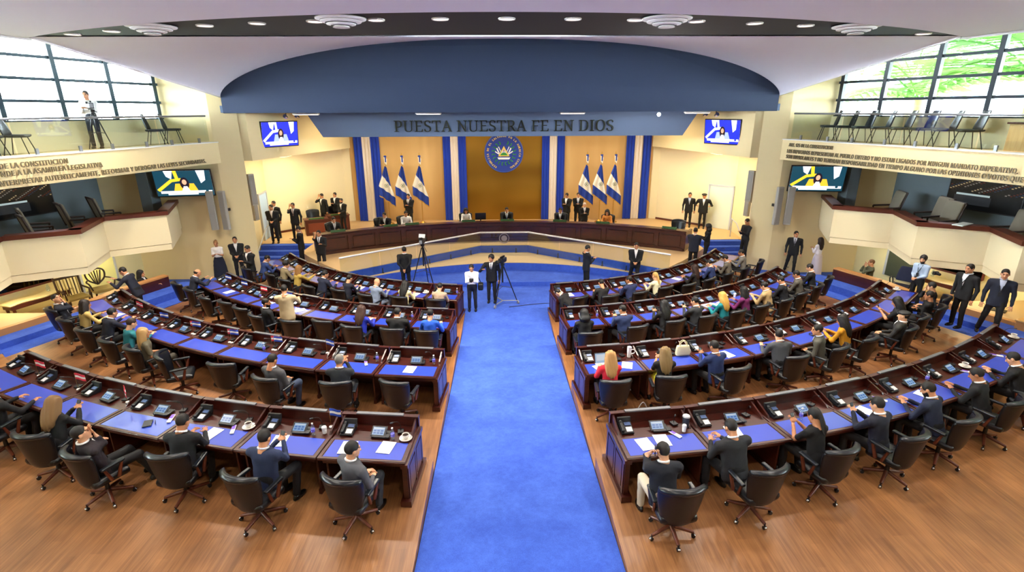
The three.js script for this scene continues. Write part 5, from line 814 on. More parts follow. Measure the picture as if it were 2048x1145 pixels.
for (const [key, list] of Object.entries(seats)) {
  const row = key[0], s = key[1] === '-' ? -1 : 1, R = ROWS[row];
  list.forEach(([ang, back, rot, who, label], i) => {
    const [x, z] = pol(R.r + back, ang, s), turn = s * (ang * D2R + rot);
    chair([x, R.y, z], turn, `black leather office chair, ${SEATN[Math.min(10, i + 1)]}${i > 9 ? ' and outermost' : ''} from the aisle, ${R.name}, ${s < 0 ? 'left' : 'right'} half`);
    if (!who) return;
    const { fwd: f0 = 0.04, side = 0, ...opt } = who, fwd = Math.min(f0, back - 0.21), px = x - Math.sin(turn) * fwd + Math.cos(turn) * side, pz = z - Math.cos(turn) * fwd - Math.sin(turn) * side;
    opt.skin ??= i % 3; if (opt.kind === 'suit' || !opt.kind) opt.shirt ??= [0xf2f2f2, 0xdfe6f2, 0xf2f2f2][i % 3];
    const f = person([px, R.y, pz], turn, label, opt);
    if (opt.arms === 'phone') smartphone(f.mid, turn, `dark smartphone in the hands of the ${label.split(/ holding| with| in black short| and |,/)[0]}, ${R.name}, ${s < 0 ? 'left' : 'right'} half`);
    if (opt.arms === 'earL') smartphone(f.left, turn + 1.4, 'smartphone at the ear of the man in beige trousers, nearest row', 0);
  });
}
for (const [x, z, t] of [[-10.9, -9.3, -0.52]]) chair([x, 0.84, z], t, 'black leather office chair cut by the left picture edge, nearest row');
// ================================================================= PEOPLE STANDING
const W = (x, z, y, turnDeg, label, o) => person([x, y, z], turnDeg * D2R, label, o);
W(-1.15, -16.95, 0, 180, 'photographer in white shirt with lanyard camera standing in the aisle', { kind: 'top', top: 0xf1f3f8, low: 0x1c2238, arms: 'hold', nod: 0.35, lean: 0.1, scale: 0.98 });
W(-0.5, -17.75, 0, 172, 'camera operator in black suit and white shirt beside the wheeled tripod', { arms: 'pole', nod: 0.05, yaw: -0.3, tie: 0x202636, hair: 'curly' });
W(-3.72, -19.0, 0, 0, 'man in black suit with hands behind his back, facing the dais', { arms: 'back', nod: 0 });
W(3.02, -18.95, 0, -75, 'man in dark suit reading his phone at the front row, seen from the side', { arms: 'hold', nod: 0.4, top: 0x161b28 });
W(4.95, -19.3, 0, 165, 'man in black suit walking in front of the dais, right of the middle', { arms: 'front', nod: 0.25, legs: 'step' });
W(-5.96, -13.5, 0.36, 5, 'man in beige jacket standing at the third row, left half', { arms: 'desk', top: 0xc4b08a, low: 0xa08f68, nod: 0.3 });
W(-11.3, -15.6, 0.36, 95, 'man in navy suit standing and leaning over the outer desks, left half', { arms: 'reach', top: 0x171d33, lean: 0.35, nod: 0.3, tie: 0x8a2030 });
W(-9.35, -18.95, 0.12, 150, 'man in black jacket and white shirt standing at the outer front row, left half', { arms: 'hold', nod: 0.35, low: 0x4a4038 });
W(-11.2, -20.3, 0.12, 200, 'woman in white blouse and long dark skirt by the left end wall', { kind: 'top', sleeve: 'short', top: 0xeceae6, low: 0x17203a, legs: 'skirt', hair: 'bun', hairC: 0x8a6038, arms: 'hold', build: 0.88, scale: 0.96, nod: 0.3 });
W(-10.5, -20.4, 0.12, 200, 'person in black suit and pale shirt by the left stage pier', { arms: 'front', hairC: 0x1c1512, nod: 0 });
W(-10.35, -23.75, 0.8, 190, 'man in black suit at the top of the left blue stairs, nearer one', { arms: 'front', yaw: -0.5 });
W(-10.62, -24.75, 0.8, 160, 'man in black suit against the pale blue door, left of the dais', { arms: 'side', tie: 0x2a3350 });
W(-9.55, -24.2, 0.8, 180, 'man in black suit touching his face, left end of the dais', { arms: 'wave', tie: 0x8a6a60, nod: 0.2 });
W(-8.35, -21.4, 0.30, 95, 'man in black suit with a phone below the left blue stairs', { arms: 'hold', nod: 0.35 });
W(-7.3, -20.6, 0.30, 180, 'man in black suit lifting a hand to his ear, left of the dais rail', { arms: 'ear', tie: 0x3a2030 });
W(7.55, -20.4, 0.30, -30, 'man in navy suit standing below the right end of the bench', { arms: 'hold', top: 0x1a2138, nod: 0.2 });
W(8.35, -21.1, 0.30, 70, 'woman in black with covered head beside the right blue stairs', { kind: 'top', hair: 'hood', hairC: 0x101114, arms: 'hold', build: 0.9 });
W(9.95, -21.15, 0.5, 110, 'man in black shirt holding a tablet by the right stage pier', { kind: 'top', top: 0x14151a, arms: 'hold', nod: 0.4 });
W(11.65, -20.45, 0.12, 150, 'man in black suit and tie standing by the right end wall', { arms: 'side', tie: 0x3a3f4a, shirt: 0xb9bcc4, legs: 'step', yaw: 0.4 });
W(12.35, -19.9, 0.12, 20, 'woman in white blouse and floral skirt talking by the right end wall', { kind: 'top', top: 0xeeeaee, low: 0xcfc6d0, legs: 'skirt', hair: 'long', hairC: 0x2c1a14, build: 0.86, scale: 0.94, arms: 'hold' });
W(12.45, -14.95, 0.72, 115, 'photographer in light blue shirt with camera behind the right barrier', { kind: 'top', top: 0xa9bdd6, low: 0x17181c, arms: 'front', hair: 'curly', beard: true, skin: 0, lanyard: true, yaw: 0.1, scale: 0.95 });
W(12.35, -13.25, 0.76, 100, 'older man in black suit with lanyard on the right side carpet', { arms: 'side', build: 1.05, top: 0x15161b, shirt: 0xdfe3ec, lanyard: true, yaw: 0.0, scale: 1.06, skin: 1 });
W(12.78, -12.7, 0.76, 138, 'man in navy blazer with lanyard, legs apart on the right side carpet', { arms: 'side', top: 0x20283e, low: 0x101116, shirt: 0xb8c0d4, lanyard: true, legs: 'step', build: 1.0, scale: 1.07, skin: 0, yaw: 0, nod: 0.15 });
W(9.35, -26.35, 0.8, 162, 'man in dark suit with hands in front by the right stage door', { arms: 'side', shirt: 0xa9b6cc, top: 0x15161b });
W(9.95, -26.0, 0.8, 158, 'stout man with flat cap and white shirt by the right stage door', { arms: 'rest', build: 1.15, hair: 'beret', hairC: 0x1a1a1c });
W(-9.1, -26.95, 0.8, 150, 'man in black suit hand on chin behind the left side desks', { arms: 'wave', nod: 0.2 }); W(-8.55, -27.3, 0.8, 165, 'man in black jacket and white shirt holding papers, left of the curtain', { arms: 'hold' }); W(-7.9, -26.1, 0.8, 160, 'man in black suit with beard by the left end of the bench', { arms: 'front', beard: true, scale: 0.96 });
W(-4.72, -26.6, 0.8, 170, 'man in black suit standing before the left flags', { arms: 'hold', tie: 0x2a3a66 }); W(3.2, -26.5, 0.8, 150, 'man in black suit reading papers right of the golden panel', { arms: 'hold', nod: 0.35 }); W(3.78, -26.6, 0.8, 170, 'tall man in dark suit with pale tie right of the golden panel', { arms: 'hold', tie: 0x8fa4c0, scale: 1.03 }); W(3.95, -25.6, 0.62, 178, 'grey-haired man in black suit standing close behind the bench', { arms: 'hold', hairC: 0xcfc8be, tie: 0xc8c8d0, scale: 0.94, skin: 0 });
W(-13.05, -17.9, 5.37, 195, 'cameraman in white shirt on the left balcony', { kind: 'top', top: 0xf2f2f2, low: 0x18202e, arms: 'hold', hair: 'short', hairC: 0x3a342e });
// presiding table
[[-21.6, { top: 0x1a1d26 }, 'man in dark suit with red tie seated at the bench under the left flags', 60], [-18.0, { kind: 'top', top: 0xe8e6e2 }, 'man in white shirt seated at the bench, left side', 0], [-7.0, { kind: 'top', top: 0xf0efec, hair: 'long', hairC: 0x14100e, build: 0.88 }, 'woman in white seated at the bench left of the golden panel', 0], [0.6, { top: 0x12131a, tie: 0x3b5fa0 }, 'man in black suit in the middle seat of the bench', 0], [10.6, { top: 0x171c2c, tie: 0xd8dce6 }, 'man in dark blue suit seated at the bench, right of the golden panel', 0], [19.2, { kind: 'top', top: 0xd98a3a, hair: 'long', hairC: 0x1a100c, build: 0.88 }, 'woman in orange jacket seated at the bench under the right flags', 0], [-30.6, { top: 0x14161b, tie: 0xb8b8c0 }, 'man in black suit seated at the left end of the bench', 0]].forEach(([a, o, l, t]) => {
  const [x, z] = benchAt(a, 1.2); person([x, 0.8, z], Math.PI - a * D2R + t * D2R * -0.5, l, { sit: true, arms: 'write', lean: 0.2, nod: 0.2, ...o });
});
[-22.3, -18.3, -7.0, 0.6, 10.6, 19.2, 31.5, -30.6].forEach((a, i) => { const [x, z] = benchAt(a, 1.3); chair([x, 0.8, z], Math.PI - a * D2R, `black chair behind the ${['left flags', 'man in white shirt', 'woman in white', 'middle of the bench', 'bench right of the golden panel', 'woman in orange', 'empty right end of the bench', 'left end of the bench'][i]}`, 'chairs at the presiding bench'); });
// seated behind the right barrier; seated figure at left alcove
person([12.75, 0.25, -17.5], 1.2, 'seated man filming with a small camera behind the right barrier', { sit: true, arms: 'camera', kind: 'top', top: 0x4b4f3c, hairC: 0x6a4a2c, scale: 0.95 });
person([-12.5, 0.05, -17.7], -1.3, 'person with black hair and dark suit seated behind the left outer desks', { sit: true, arms: 'write', top: 0x14161b, hair: 'long', hairC: 0x0f0c0b, scale: 0.98 });

// ================================================================= THINGS ON DESKS AND ROUND THE HALL
const put = (row, k, s, lx, lz, o, turn = 0, dy) => { const p = onDesk(row, k, s, lx, lz, dy); o.position.set(...p); o.rotation.y = deskTurn(row, k, s) + turn; return o; };
const sheet = box(0.22, 0.003, 0.3, 0, 0.0015, 0), stackG = box(0.23, 0.012, 0.31, 0, 0.006, 0);
const pap = (row, k, s, lx, lz, turn, w = '', stack = false) => tag(put(row, k, s, lx, lz, mesh('paper_sheet', stack ? stackG : sheet, M.paper), turn), `white paper ${w ? w + ' ' : ''}on ${spot(row, k, s)}`, 'paper', 'papers on the desks');
pap('A', 1, -1, -0.3, -0.28, 0.05, 'at left', true); pap('A', 1, -1, 0.28, -0.34, -0.08, 'at right'); pap('A', 2, -1, -0.1, -0.32, 0.2); pap('A', 3, -1, 0.05, -0.3, -0.1); pap('A', 1, 1, -0.28, -0.3, 0.12, 'at left'); pap('A', 1, 1, 0.02, -0.36, -0.05, 'at middle'); pap('A', 2, 1, -0.1, -0.36, -0.2, '', true); pap('A', 4, 1, -0.2, -0.3, 0.3); pap('A', 5, 1, -0.05, -0.3, 0.2);
pap('B', 1, -1, 0.02, -0.3, -0.05); pap('B', 1, 1, -0.28, -0.26, 0.3, 'by laptop'); pap('B', 1, 1, 0.32, -0.3, -0.4, 'by tumbler'); pap('C', 5, -1, 0.2, -0.3, -0.5); pap('C', 3, -1, 0.3, -0.3, 0.1); pap('C', 5, 1, -0.1, -0.3, 0.5, 'at left'); pap('C', 5, 1, 0.2, -0.26, 0.2, 'at right'); pap('D', 1, 1, -0.02, -0.3, 0.1); pap('D', 3, 1, 0.1, -0.3, 0); pap('D', 5, 1, 0.1, -0.3, 0.2); pap('D', 2, -1, 0.1, -0.3, -0.1); pap('D', 4, -1, 0.1, -0.3, 0.2); pap('B', 8, -1, 0, -0.3, 0.3); pap('C', 8, -1, 0.1, -0.3, 0.1); pap('D', 4, 1, 0, -0.3, 0.1); pap('B', 3, 1, 0.1, -0.25, 0.2); pap('C', 6, -1, 0, -0.3, 0);
function cup(row, k, s, lx, lz, w = '') { const o = thing('coffee_cup', `white china cup on saucer ${w}on ${spot(row, k, s)}`, 'cup', [0, 0, 0], 0, 'white cups with saucers'); mesh('saucer', new THREE.LatheGeometry([[0.001, 0.006], [0.05, 0.008], [0.08, 0.022], [0.082, 0.018], [0.05, 0.002], [0.001, 0]].map(([a, b]) => new THREE.Vector2(a, b)), 18), M.china, o); mesh('bowl', new THREE.LatheGeometry([[0.001, 0.012], [0.025, 0.014], [0.042, 0.045], [0.046, 0.072], [0.042, 0.072], [0.036, 0.045], [0.001, 0.02]].map(([a, b]) => new THREE.Vector2(a, b)), 16), M.china, o); mesh('handle', new THREE.TorusGeometry(0.018, 0.005, 5, 10).translate(0.055, 0.045, 0), M.china, o); mesh('coffee', cyl(0.038, 0.038, 0.003, 14, 0, 0.058, 0), std(0x2a150a, 0.2), o); o.scale.setScalar(1.25); return put(row, k, s, lx, lz, o); }
cup('A', 1, -1, 0.52, -0.58); cup('A', 3, -1, 0.52, -0.58); cup('A', 6, 1, 0.52, -0.6); cup('A', 8, 1, 0.52, -0.6); cup('B', 9, 1, 0.46, -0.5); cup('D', 2, -1, 0.38, -0.5); cup('D', 1, 1, -0.3, -0.44);
function tumbler(row, k, s, lx, lz, h, r, mat, lid, label, handle) { const o = thing('drink_cup', label, 'cup', [0, 0, 0]); mesh('body', cyl(r, r * 0.8, h, 16, 0, h / 2, 0), mat, o); mesh('lid', cyl(r * 0.9, r * 1.05, 0.02, 16, 0, h + 0.01, 0), lid, o); if (handle) mesh('handle', new THREE.TorusGeometry(0.05, 0.01, 6, 12).translate(r + 0.03, h * 0.55, 0), mat, o); return put(row, k, s, lx, lz, o); }
tumbler('B', 1, 1, 0.5, -0.68, 0.22, 0.05, M.white, M.lightGrey, 'tall white tumbler with handle on the desk of the woman in red', true); tumbler('A', 1, 1, 0.54, -0.66, 0.19, 0.06, std(0x2a2f3a, 0.4), M.lightGrey, 'dark insulated cup on the aisle-end desk, nearest row, right half', false); tumbler('A', 1, 1, 0.46, -0.54, 0.1, 0.035, M.white, M.white, 'small white paper cup beside the dark insulated cup, nearest row', false); tumbler('A', 2, -1, 0.5, -0.62, 0.1, 0.04, M.white, M.white, 'white paper cup on the second desk, nearest row, left half', false); tumbler('B', 6, 1, 0.48, -0.6, 0.1, 0.04, std(0xf0d8dc, 0.6), M.white, 'pale pink paper cup, second row, right half', false); tumbler('C', 6, 1, -0.1, -0.46, 0.1, 0.04, M.white, M.white, 'white paper cup beside the woman in purple, third row', false);
function bottle(row, k, s, lx, lz) { const o = thing('water_bottle', `small water bottle on ${spot(row, k, s)}`, 'bottle', [0, 0, 0], 0, 'water bottles'); mesh('bottle_body', new THREE.LatheGeometry([[0.001, 0], [0.03, 0.002], [0.032, 0.1], [0.03, 0.14], [0.013, 0.175], [0.013, 0.19]].map(([a, b]) => new THREE.Vector2(a, b)), 14), M.bottle, o); mesh('bottle_label', cyl(0.0325, 0.0325, 0.05, 14, 0, 0.08, 0), M.labelBlue, o); mesh('cap', cyl(0.015, 0.015, 0.018, 10, 0, 0.198, 0), M.white, o); return put(row, k, s, lx, lz, o); }
[['A', 1, -1, 0.32, -0.56], ['A', 2, -1, 0.34, -0.56], ['B', 1, -1, 0.46, -0.6], ['B', 2, -1, 0.48, -0.6], ['A', 3, 1, -0.12, -0.44], ['C', 1, 1, 0.42, -0.55], ['A', 5, 1, 0.5, -0.6], ['B', 4, -1, 0.3, -0.5], ['C', 2, -1, 0.42, -0.6], ['C', 7, -1, 0.4, -0.52], ['D', 1, -1, 0.4, -0.55], ['D', 5, -1, 0.4, -0.56]].forEach((a) => bottle(...a));
// packets: purple and white cards beside the consoles
[['A', 3, -1, 0.32, -0.46], ['A', 4, -1, 0.4, -0.5], ['A', 1, 1, 0.28, -0.48], ['A', 4, 1, 0.36, -0.5], ['A', 5, 1, 0.3, -0.46], ['A', 7, 1, 0.36, -0.5], ['B', 2, -1, 0.28, -0.46], ['A', 6, 1, 0.3, -0.46]].forEach(([r, k, s, x, z], i) => { const o = thing('card_packet', `purple and white card packet on ${spot(r, k, s)}`, 'packet', [0, 0, 0], 0, 'purple card packets'); mesh('packet_body', rbox(0.06, 0.02, 0.24, 0.004, 0, 0.01, 0), M.paper, o); mesh('packet_print', box(0.052, 0.002, 0.12, 0, 0.021, -0.05), std(0x7a52c8, 0.5), o); put(r, k, s, x, z, o, 0.5); });
// little desk flags
function deskFlag(row, k, s, lx, lz, red, turn, w = '') { const o = thing('desk_flag', `small ${red ? 'red and white' : 'blue and white'} flag ${w}on ${spot(row, k, s)}`, 'desk flag', [0, 0, 0], 0, 'small desk flags'); mesh('foot', cyl(0.03, 0.035, 0.015, 12, 0, 0.008, 0), M.white, o); mesh('staff', cyl(0.003, 0.003, 0.34, 5, 0, 0.17, 0), M.brass, o); const band = (y, m) => { const g = new THREE.BoxGeometry(0.17, 0.042, 0.004, 6, 1, 1); bend(g, (v) => { v.z += 0.012 * Math.sin(v.x * 34); v.x += 0.088; v.y += y - (v.x) * 0.3; }); mesh('cloth_band', g, m, o); }; const c = red ? std(0xc8283c, 0.7) : M.flagBlue; band(0.32, c); band(0.278, M.flagWhite); band(0.236, c); return put(row, k, s, lx, lz, o, turn); }
deskFlag('A', 2, -1, 0.52, -0.8, false, 0.4); deskFlag('B', 3, -1, 0.46, -0.78, false, 0.3); [[4, 0.43, true], [4, 0.5, false], [5, 0.43, true], [5, 0.5, false], [6, 0.43, true], [6, 0.5, false], [7, 0.45, false]].forEach(([k, x, r]) => deskFlag('B', k, -1, x, -0.62, r, 0.9)); [[6, 0.35, true], [6, 0.44, false], [7, 0.35, true], [8, 0.35, false], [9, 0.35, false]].forEach(([k, x, r]) => deskFlag('C', k, -1, x, -0.6, r, 0.9)); deskFlag('A', 6, -1, 0.5, -0.7, true, 0.5); deskFlag('A', 7, -1, 0.5, -0.7, true, 0.5); deskFlag('B', 8, -1, 0.3, -0.7, true, 0.5); deskFlag('A', 5, -1, 0.5, -0.7, true, -0.5);
{ // laptop, bags, headsets
  const l = thing('laptop', 'open laptop with pale screen before the woman in red', 'laptop', [0, 0, 0]); mesh('keyboard_base', rbox(0.34, 0.018, 0.23, 0.006, 0, 0.009, 0), M.lightGrey, l); mesh('screen_lid', rbox(0.34, 0.23, 0.012, 0.005, 0, 0.11, -0.145, -0.3), M.darkGrey, l); mesh('screen', box(0.31, 0.2, 0.003, 0, 0.112, -0.137, -0.3), scr(canvasTex(64, 48, (g) => { g.fillStyle = '#b8d4f2'; g.fillRect(0, 0, 64, 48); g.fillStyle = '#e8f0fa'; g.fillRect(6, 6, 52, 30); }), 1.3), l); put('B', 1, 1, -0.16, -0.36, l, 0.05);
  const h = thing('handbag', 'cream leather handbag with two handles on the second desk, second row, right half', 'handbag', [0, 0, 0]); mesh('bag_body', bend(pad(0.38, 0.28, 0.16, 0.035, 6, 5, 3), (v) => { v.x *= 1 - 0.5 * (v.y + 0.14); v.z *= 1 - 1.4 * (v.y + 0.14); v.y += 0.14; }), std(0xe4d9ae, 0.5), h); for (const z of [-0.03, 0.03]) mesh('handle', tube([V(-0.09, 0.25, z), V(-0.08, 0.36, z), V(0, 0.41, z), V(0.08, 0.36, z), V(0.09, 0.25, z)], 0.009, 12, 6), std(0xdccf9e, 0.5), h); h.scale.setScalar(0.85); put('B', 2, 1, 0.42, -0.5, h, -0.1);
  for (const [k, x] of [[4, -0.05], [5, 0.2]]) { const e = thing('headset', `black headset lying on ${spot('B', k, 1)}`, 'headset', [0, 0, 0]); mesh('band', new THREE.TorusGeometry(0.08, 0.009, 6, 16, Math.PI * 1.1).rotateX(-Math.PI / 2).translate(0, 0.012, 0), M.black, e); mesh('ear_cup', [cyl(0.035, 0.035, 0.02, 12, 0.08, 0.012, 0.01), cyl(0.035, 0.035, 0.02, 12, -0.08, 0.012, 0.01)], M.black, e); put('B', k, 1, x, -0.3, e, 0.6); }
  const nb = thing('black_notebook', 'closed black notebook with pen on the fourth desk, nearest row, left half', 'notebook', [0, 0, 0]); mesh('cover', rbox(0.13, 0.018, 0.2, 0.005, 0, 0.009, 0), M.darkGrey, nb); mesh('pen', bar(V(0.1, 0.01, -0.06), V(0.12, 0.01, 0.07), 0.005), M.black, nb); put('A', 4, -1, 0.15, -0.28, nb, 0.7);
  const rb = thing('red_bag', 'red bag hanging beside the chair of the woman in black, third row, right half', 'bag', [0, 0, 0]); mesh('bag_body', rbox(0.3, 0.22, 0.12, 0.04, 0, 0.11, 0, 0, 0.3, 0, 2), std(0xcf1f1f, 0.6), rb); mesh('strap', tube([V(-0.12, 0.2, 0), V(0, 0.34, 0), V(0.12, 0.2, 0)], 0.01, 10, 5), std(0xa81818, 0.6), rb); { const [x, z] = pol(14.4 + 0.55, 15.0, 1); rb.position.set(x, 0.36, z); }
  const bb = thing('black_bag', 'small black bag on the floor beside the chair of the woman in red', 'bag', [0, 0, 0]); mesh('bag_body', rbox(0.24, 0.2, 0.12, 0.04, 0, 0.1, 0, 0, 0, 0, 2), M.black, bb); mesh('strap', tube([V(-0.1, 0.18, 0), V(0, 0.34, 0), V(0.1, 0.18, 0)], 0.01, 10, 5), M.lightGrey, bb); { const [x, z] = pol(17.44 + 0.5, 8.4, 1); bb.position.set(x, 0.6, z); }
}
// video cameras on tripods
function tripod(pos, h, turn, label, spread, wheels, camLabel) {
  const o = thing('camera_tripod', label, 'tripod', pos, turn); mesh('column', bar(V(0, h * 0.55, 0), V(0, h, 0), 0.03), M.black, o); mesh('head', [rbox(0.12, 0.1, 0.12, 0.02, 0, h, 0), bar(V(0.05, h, 0.05), V(0.25, h - 0.15, 0.35), 0.012)], M.black, o);
  for (let i = 0; i < 3; i++) { const a = i * 2.094 + 0.5, x = spread * Math.cos(a), z = spread * Math.sin(a); mesh('leg', [bar(V(0.04 * Math.cos(a), h * 0.95, 0.04 * Math.sin(a)), V(x, wheels ? 0.12 : 0.02, z), 0.022, 0.016)], M.black, o); mesh('leg_brace', bar(V(0, h * 0.45, 0), V(x * 0.6, h * 0.42, z * 0.6), 0.01), M.darkGrey, o); if (wheels) { mesh('dolly_arm', bar(V(0, 0.12, 0), V(x * 1.08, 0.12, z * 1.08), 0.02), M.steel, o); mesh('wheel', cyl(0.06, 0.06, 0.04, 14, x * 1.08, 0.06, z * 1.08, Math.PI / 2, a), M.grey, o); } }
  const c = thing('video_camera', camLabel, 'video camera', [pos[0], pos[1] + h + 0.06, pos[2]], turn); mesh('camera_body', [rbox(0.14, 0.17, 0.36, 0.02, 0, 0.09, 0), box(0.04, 0.05, 0.26, 0, 0.21, 0)], M.plasticBlack, c); mesh('lens', [cyl(0.055, 0.06, 0.2, 16, 0, 0.09, -0.27, Math.PI / 2), cyl(0.08, 0.06, 0.06, 16, 0, 0.09, -0.38, Math.PI / 2)], M.black, c); mesh('viewfinder', rbox(0.06, 0.06, 0.14, 0.01, -0.1, 0.18, -0.02), M.darkGrey, c); mesh('battery', rbox(0.1, 0.12, 0.06, 0.01, 0, 0.09, 0.2), M.grey, c); return o;
}
tripod([-3.05, 0, -19.1], 1.78, -0.15, 'tall black camera tripod left of the aisle before the dais', 0.55, false, 'video camera on the tall tripod left of the aisle'); tripod([-0.12, 0, -17.55], 1.45, 2.6, 'black tripod on a wheeled dolly at the end of the aisle', 0.5, true, 'video camera on the wheeled dolly'); tripod([-12.75, 5.37, -17.6], 1.15, 0.6, 'camera tripod on the left balcony', 0.35, false, 'video camera held by the cameraman on the left balcony');
{ const p = thing('camera_light', 'white on-camera light on top of the tall tripod camera', 'camera light', [-3.05, 2.12, -19.1], -0.3); mesh('lamp_body', rbox(0.24, 0.14, 0.06, 0.01, 0, 0, 0, -0.3), M.white, p); mesh('arm', bar(V(0, -0.06, 0), V(0, -0.2, 0.02), 0.01), M.black, p);
  const c = thing('photo_camera', 'black photo camera held by the photographer in white shirt', 'camera', [-1.15, 1.2, -16.6]); mesh('camera_body', rbox(0.14, 0.1, 0.08, 0.02), M.plasticBlack, c); mesh('lens', cyl(0.04, 0.045, 0.14, 14, 0, 0, 0.1, Math.PI / 2), M.black, c);
  const b = thing('shoulder_bag', 'black camera bag at the hip of the photographer in white shirt', 'bag', [-0.86, 0.78, -16.9]); mesh('bag_body', rbox(0.18, 0.24, 0.26, 0.05, 0, 0.1, 0, 0, 0, 0, 2), M.black, b); mesh('strap', tube([V(0, 0.22, -0.1), V(-0.12, 0.5, -0.02), V(-0.3, 0.62, 0.0)], 0.012, 10, 5), M.black, b);
  const k = thing('photo_camera', 'black photo camera hanging on the photographer in light blue shirt', 'camera', [12.72, 1.85, -14.72]); mesh('camera_body', rbox(0.15, 0.11, 0.09, 0.02), M.plasticBlack, k); mesh('lens', cyl(0.04, 0.045, 0.12, 14, 0, 0, 0.1, Math.PI / 2), M.black, k);
  tag(mesh('floor_cable', tube([V(0.1, 0.01, -17.2), V(1.2, 0.01, -17.5), V(2.4, 0.01, -17.6), V(3.3, 0.01, -18.3), V(4.3, 0.01, -18.9)], 0.012, 40, 5), M.black), 'thin black cable running across the blue carpet before the step', 'cable'); tag(mesh('floor_cable', tube([V(4.5, 0.012, -19.0), V(4.9, 0.012, -19.8), V(5.6, 0.012, -19.4), V(6.0, 0.012, -18.8)], 0.012, 30, 5), M.black), 'short black cable curled on the carpet right of the step', 'cable');
}
// balcony chairs
const shellProto = (() => { const o = new THREE.Group(); o.name = 'shell_chair'; mesh('seat', bend(pad(0.48, 0.05, 0.46, 0.022, 6, 1, 4), (v) => { v.y += 0.45 - 0.03 * (1 - (v.x / 0.23) ** 2); }), M.darkGrey, o); mesh('backrest', bend(pad(0.48, 0.46, 0.035, 0.016, 8, 7, 1), (v) => { const t = (v.y + 0.23) / 0.46; v.x *= 1 - 0.3 * t * t; v.z += 0.2 + 0.1 * t - 0.9 * v.x * v.x; v.y += 0.68; }), M.darkGrey, o); for (const [x, z] of [[-1, -1], [1, -1], [-1, 1], [1, 1]]) mesh('leg', bar(V(x * 0.17, 0.44, z * 0.14), V(x * 0.24, 0, z * 0.24), 0.011), M.black, o); return o; })();
[-20.1, -19.45, -18.8, -18.15, -17.5, -16.85, -16.2, -15.55].forEach((z, i) => place(shellProto, [FASC(z) + 0.95, 5.37, z], 1.25 + 0.1 * ((i % 3) - 1), `dark shell chair on the right balcony, ${SEATN[i + 1]} from the stage end`, 'chair', 'shell chairs on the right balcony', 1.18)); [-20.2, -19.55, -15.4, -14.75].forEach((z, i) => place(shellProto, [-(FASC(z) + 0.95), 5.37, z], -1.2, `dark shell chair on the left balcony, ${SEATN[i + 1]} from the stage end`, 'chair', 'shell chairs on the left balcony', 1.15));
{ const o = thing('wooden_counter', 'light wooden reception counter on the right balcony', 'counter', [14.15, 5.37, -14.0], 0.3); mesh('counter_body', rbox(1.0, 0.72, 1.3, 0.01, 0, 0.36, 0), M.oak, o); mesh('counter_top', rbox(1.1, 0.05, 1.4, 0.01, 0, 0.745, 0), M.redwood, o); mesh('upper_shelf', rbox(0.5, 0.3, 1.2, 0.01, 0.25, 0.92, 0), M.tan, o); }
// upholstered gallery chairs
const galProto = (() => { const o = new THREE.Group(); o.name = 'gallery_armchair'; const f = std(0x86806f, 0.9), w = std(0x2c1d14, 0.5); mesh('seat', rbox(0.62, 0.16, 0.58, 0.05, 0, 0.45, 0, 0, 0, 0, 2), f, o); mesh('backrest', bend(pad(0.66, 0.72, 0.1, 0.045, 8, 8, 2), (v) => { const t = (v.y + 0.36) / 0.72; v.z += 0.28 + 0.16 * t - 0.25 * v.x * v.x; v.x *= 0.9 + 0.12 * t; v.y += 0.88; }), f, o); mesh('back_frame', [bar(V(-0.33, 0.5, 0.3), V(-0.34, 1.22, 0.46), 0.025), bar(V(0.33, 0.5, 0.3), V(0.34, 1.22, 0.46), 0.025), bar(V(-0.34, 1.22, 0.46), V(0.34, 1.22, 0.46), 0.03)], w, o); for (const s of [-1, 1]) { mesh('armrest', [bar(V(s * 0.34, 0.74, 0.32), V(s * 0.36, 0.70, -0.2), 0.03), bar(V(s * 0.36, 0.70, -0.2), V(s * 0.33, 0.45, -0.16), 0.025)], w, o); for (const z of [-0.24, 0.26]) mesh('leg', bar(V(s * 0.28, 0.38, z), V(s * 0.29, 0, z), 0.03, 0.02), w, o); } return o; })();
[[14.2, -19.4, 1.3], [14.7, -17.9, 1.4], [14.35, -17.05, 1.5], [15.1, -15.4, 1.3]].forEach(([x, z, t], i) => place(galProto, [x, 2.2, z], t, `patterned upholstered armchair in the right gallery, ${SEATN[i + 1]} from the stage`, 'armchair', 'armchairs in the right gallery', 1.12));
[[-14.5, -19.7, -0.7], [-14.7, -18.5, -0.7], [-15.1, -17.4, -0.8], [-14.1, -16.3, -0.7]].forEach(([x, z, t], i) => place(galProto, [x, 2.2, z], t, `patterned upholstered armchair in the left gallery, ${SEATN[i + 1]} from the stage`, 'armchair', 'armchairs in the left gallery', 1.12));
tag(mesh('document_folder', T(box(0.7, 0.02, 0.26), 13.35, 3.27, -14.95, 0, 0.5), std(0xd8eef4, 0.5)), 'white folder lying on the wooden rail of the right gallery', 'folder');
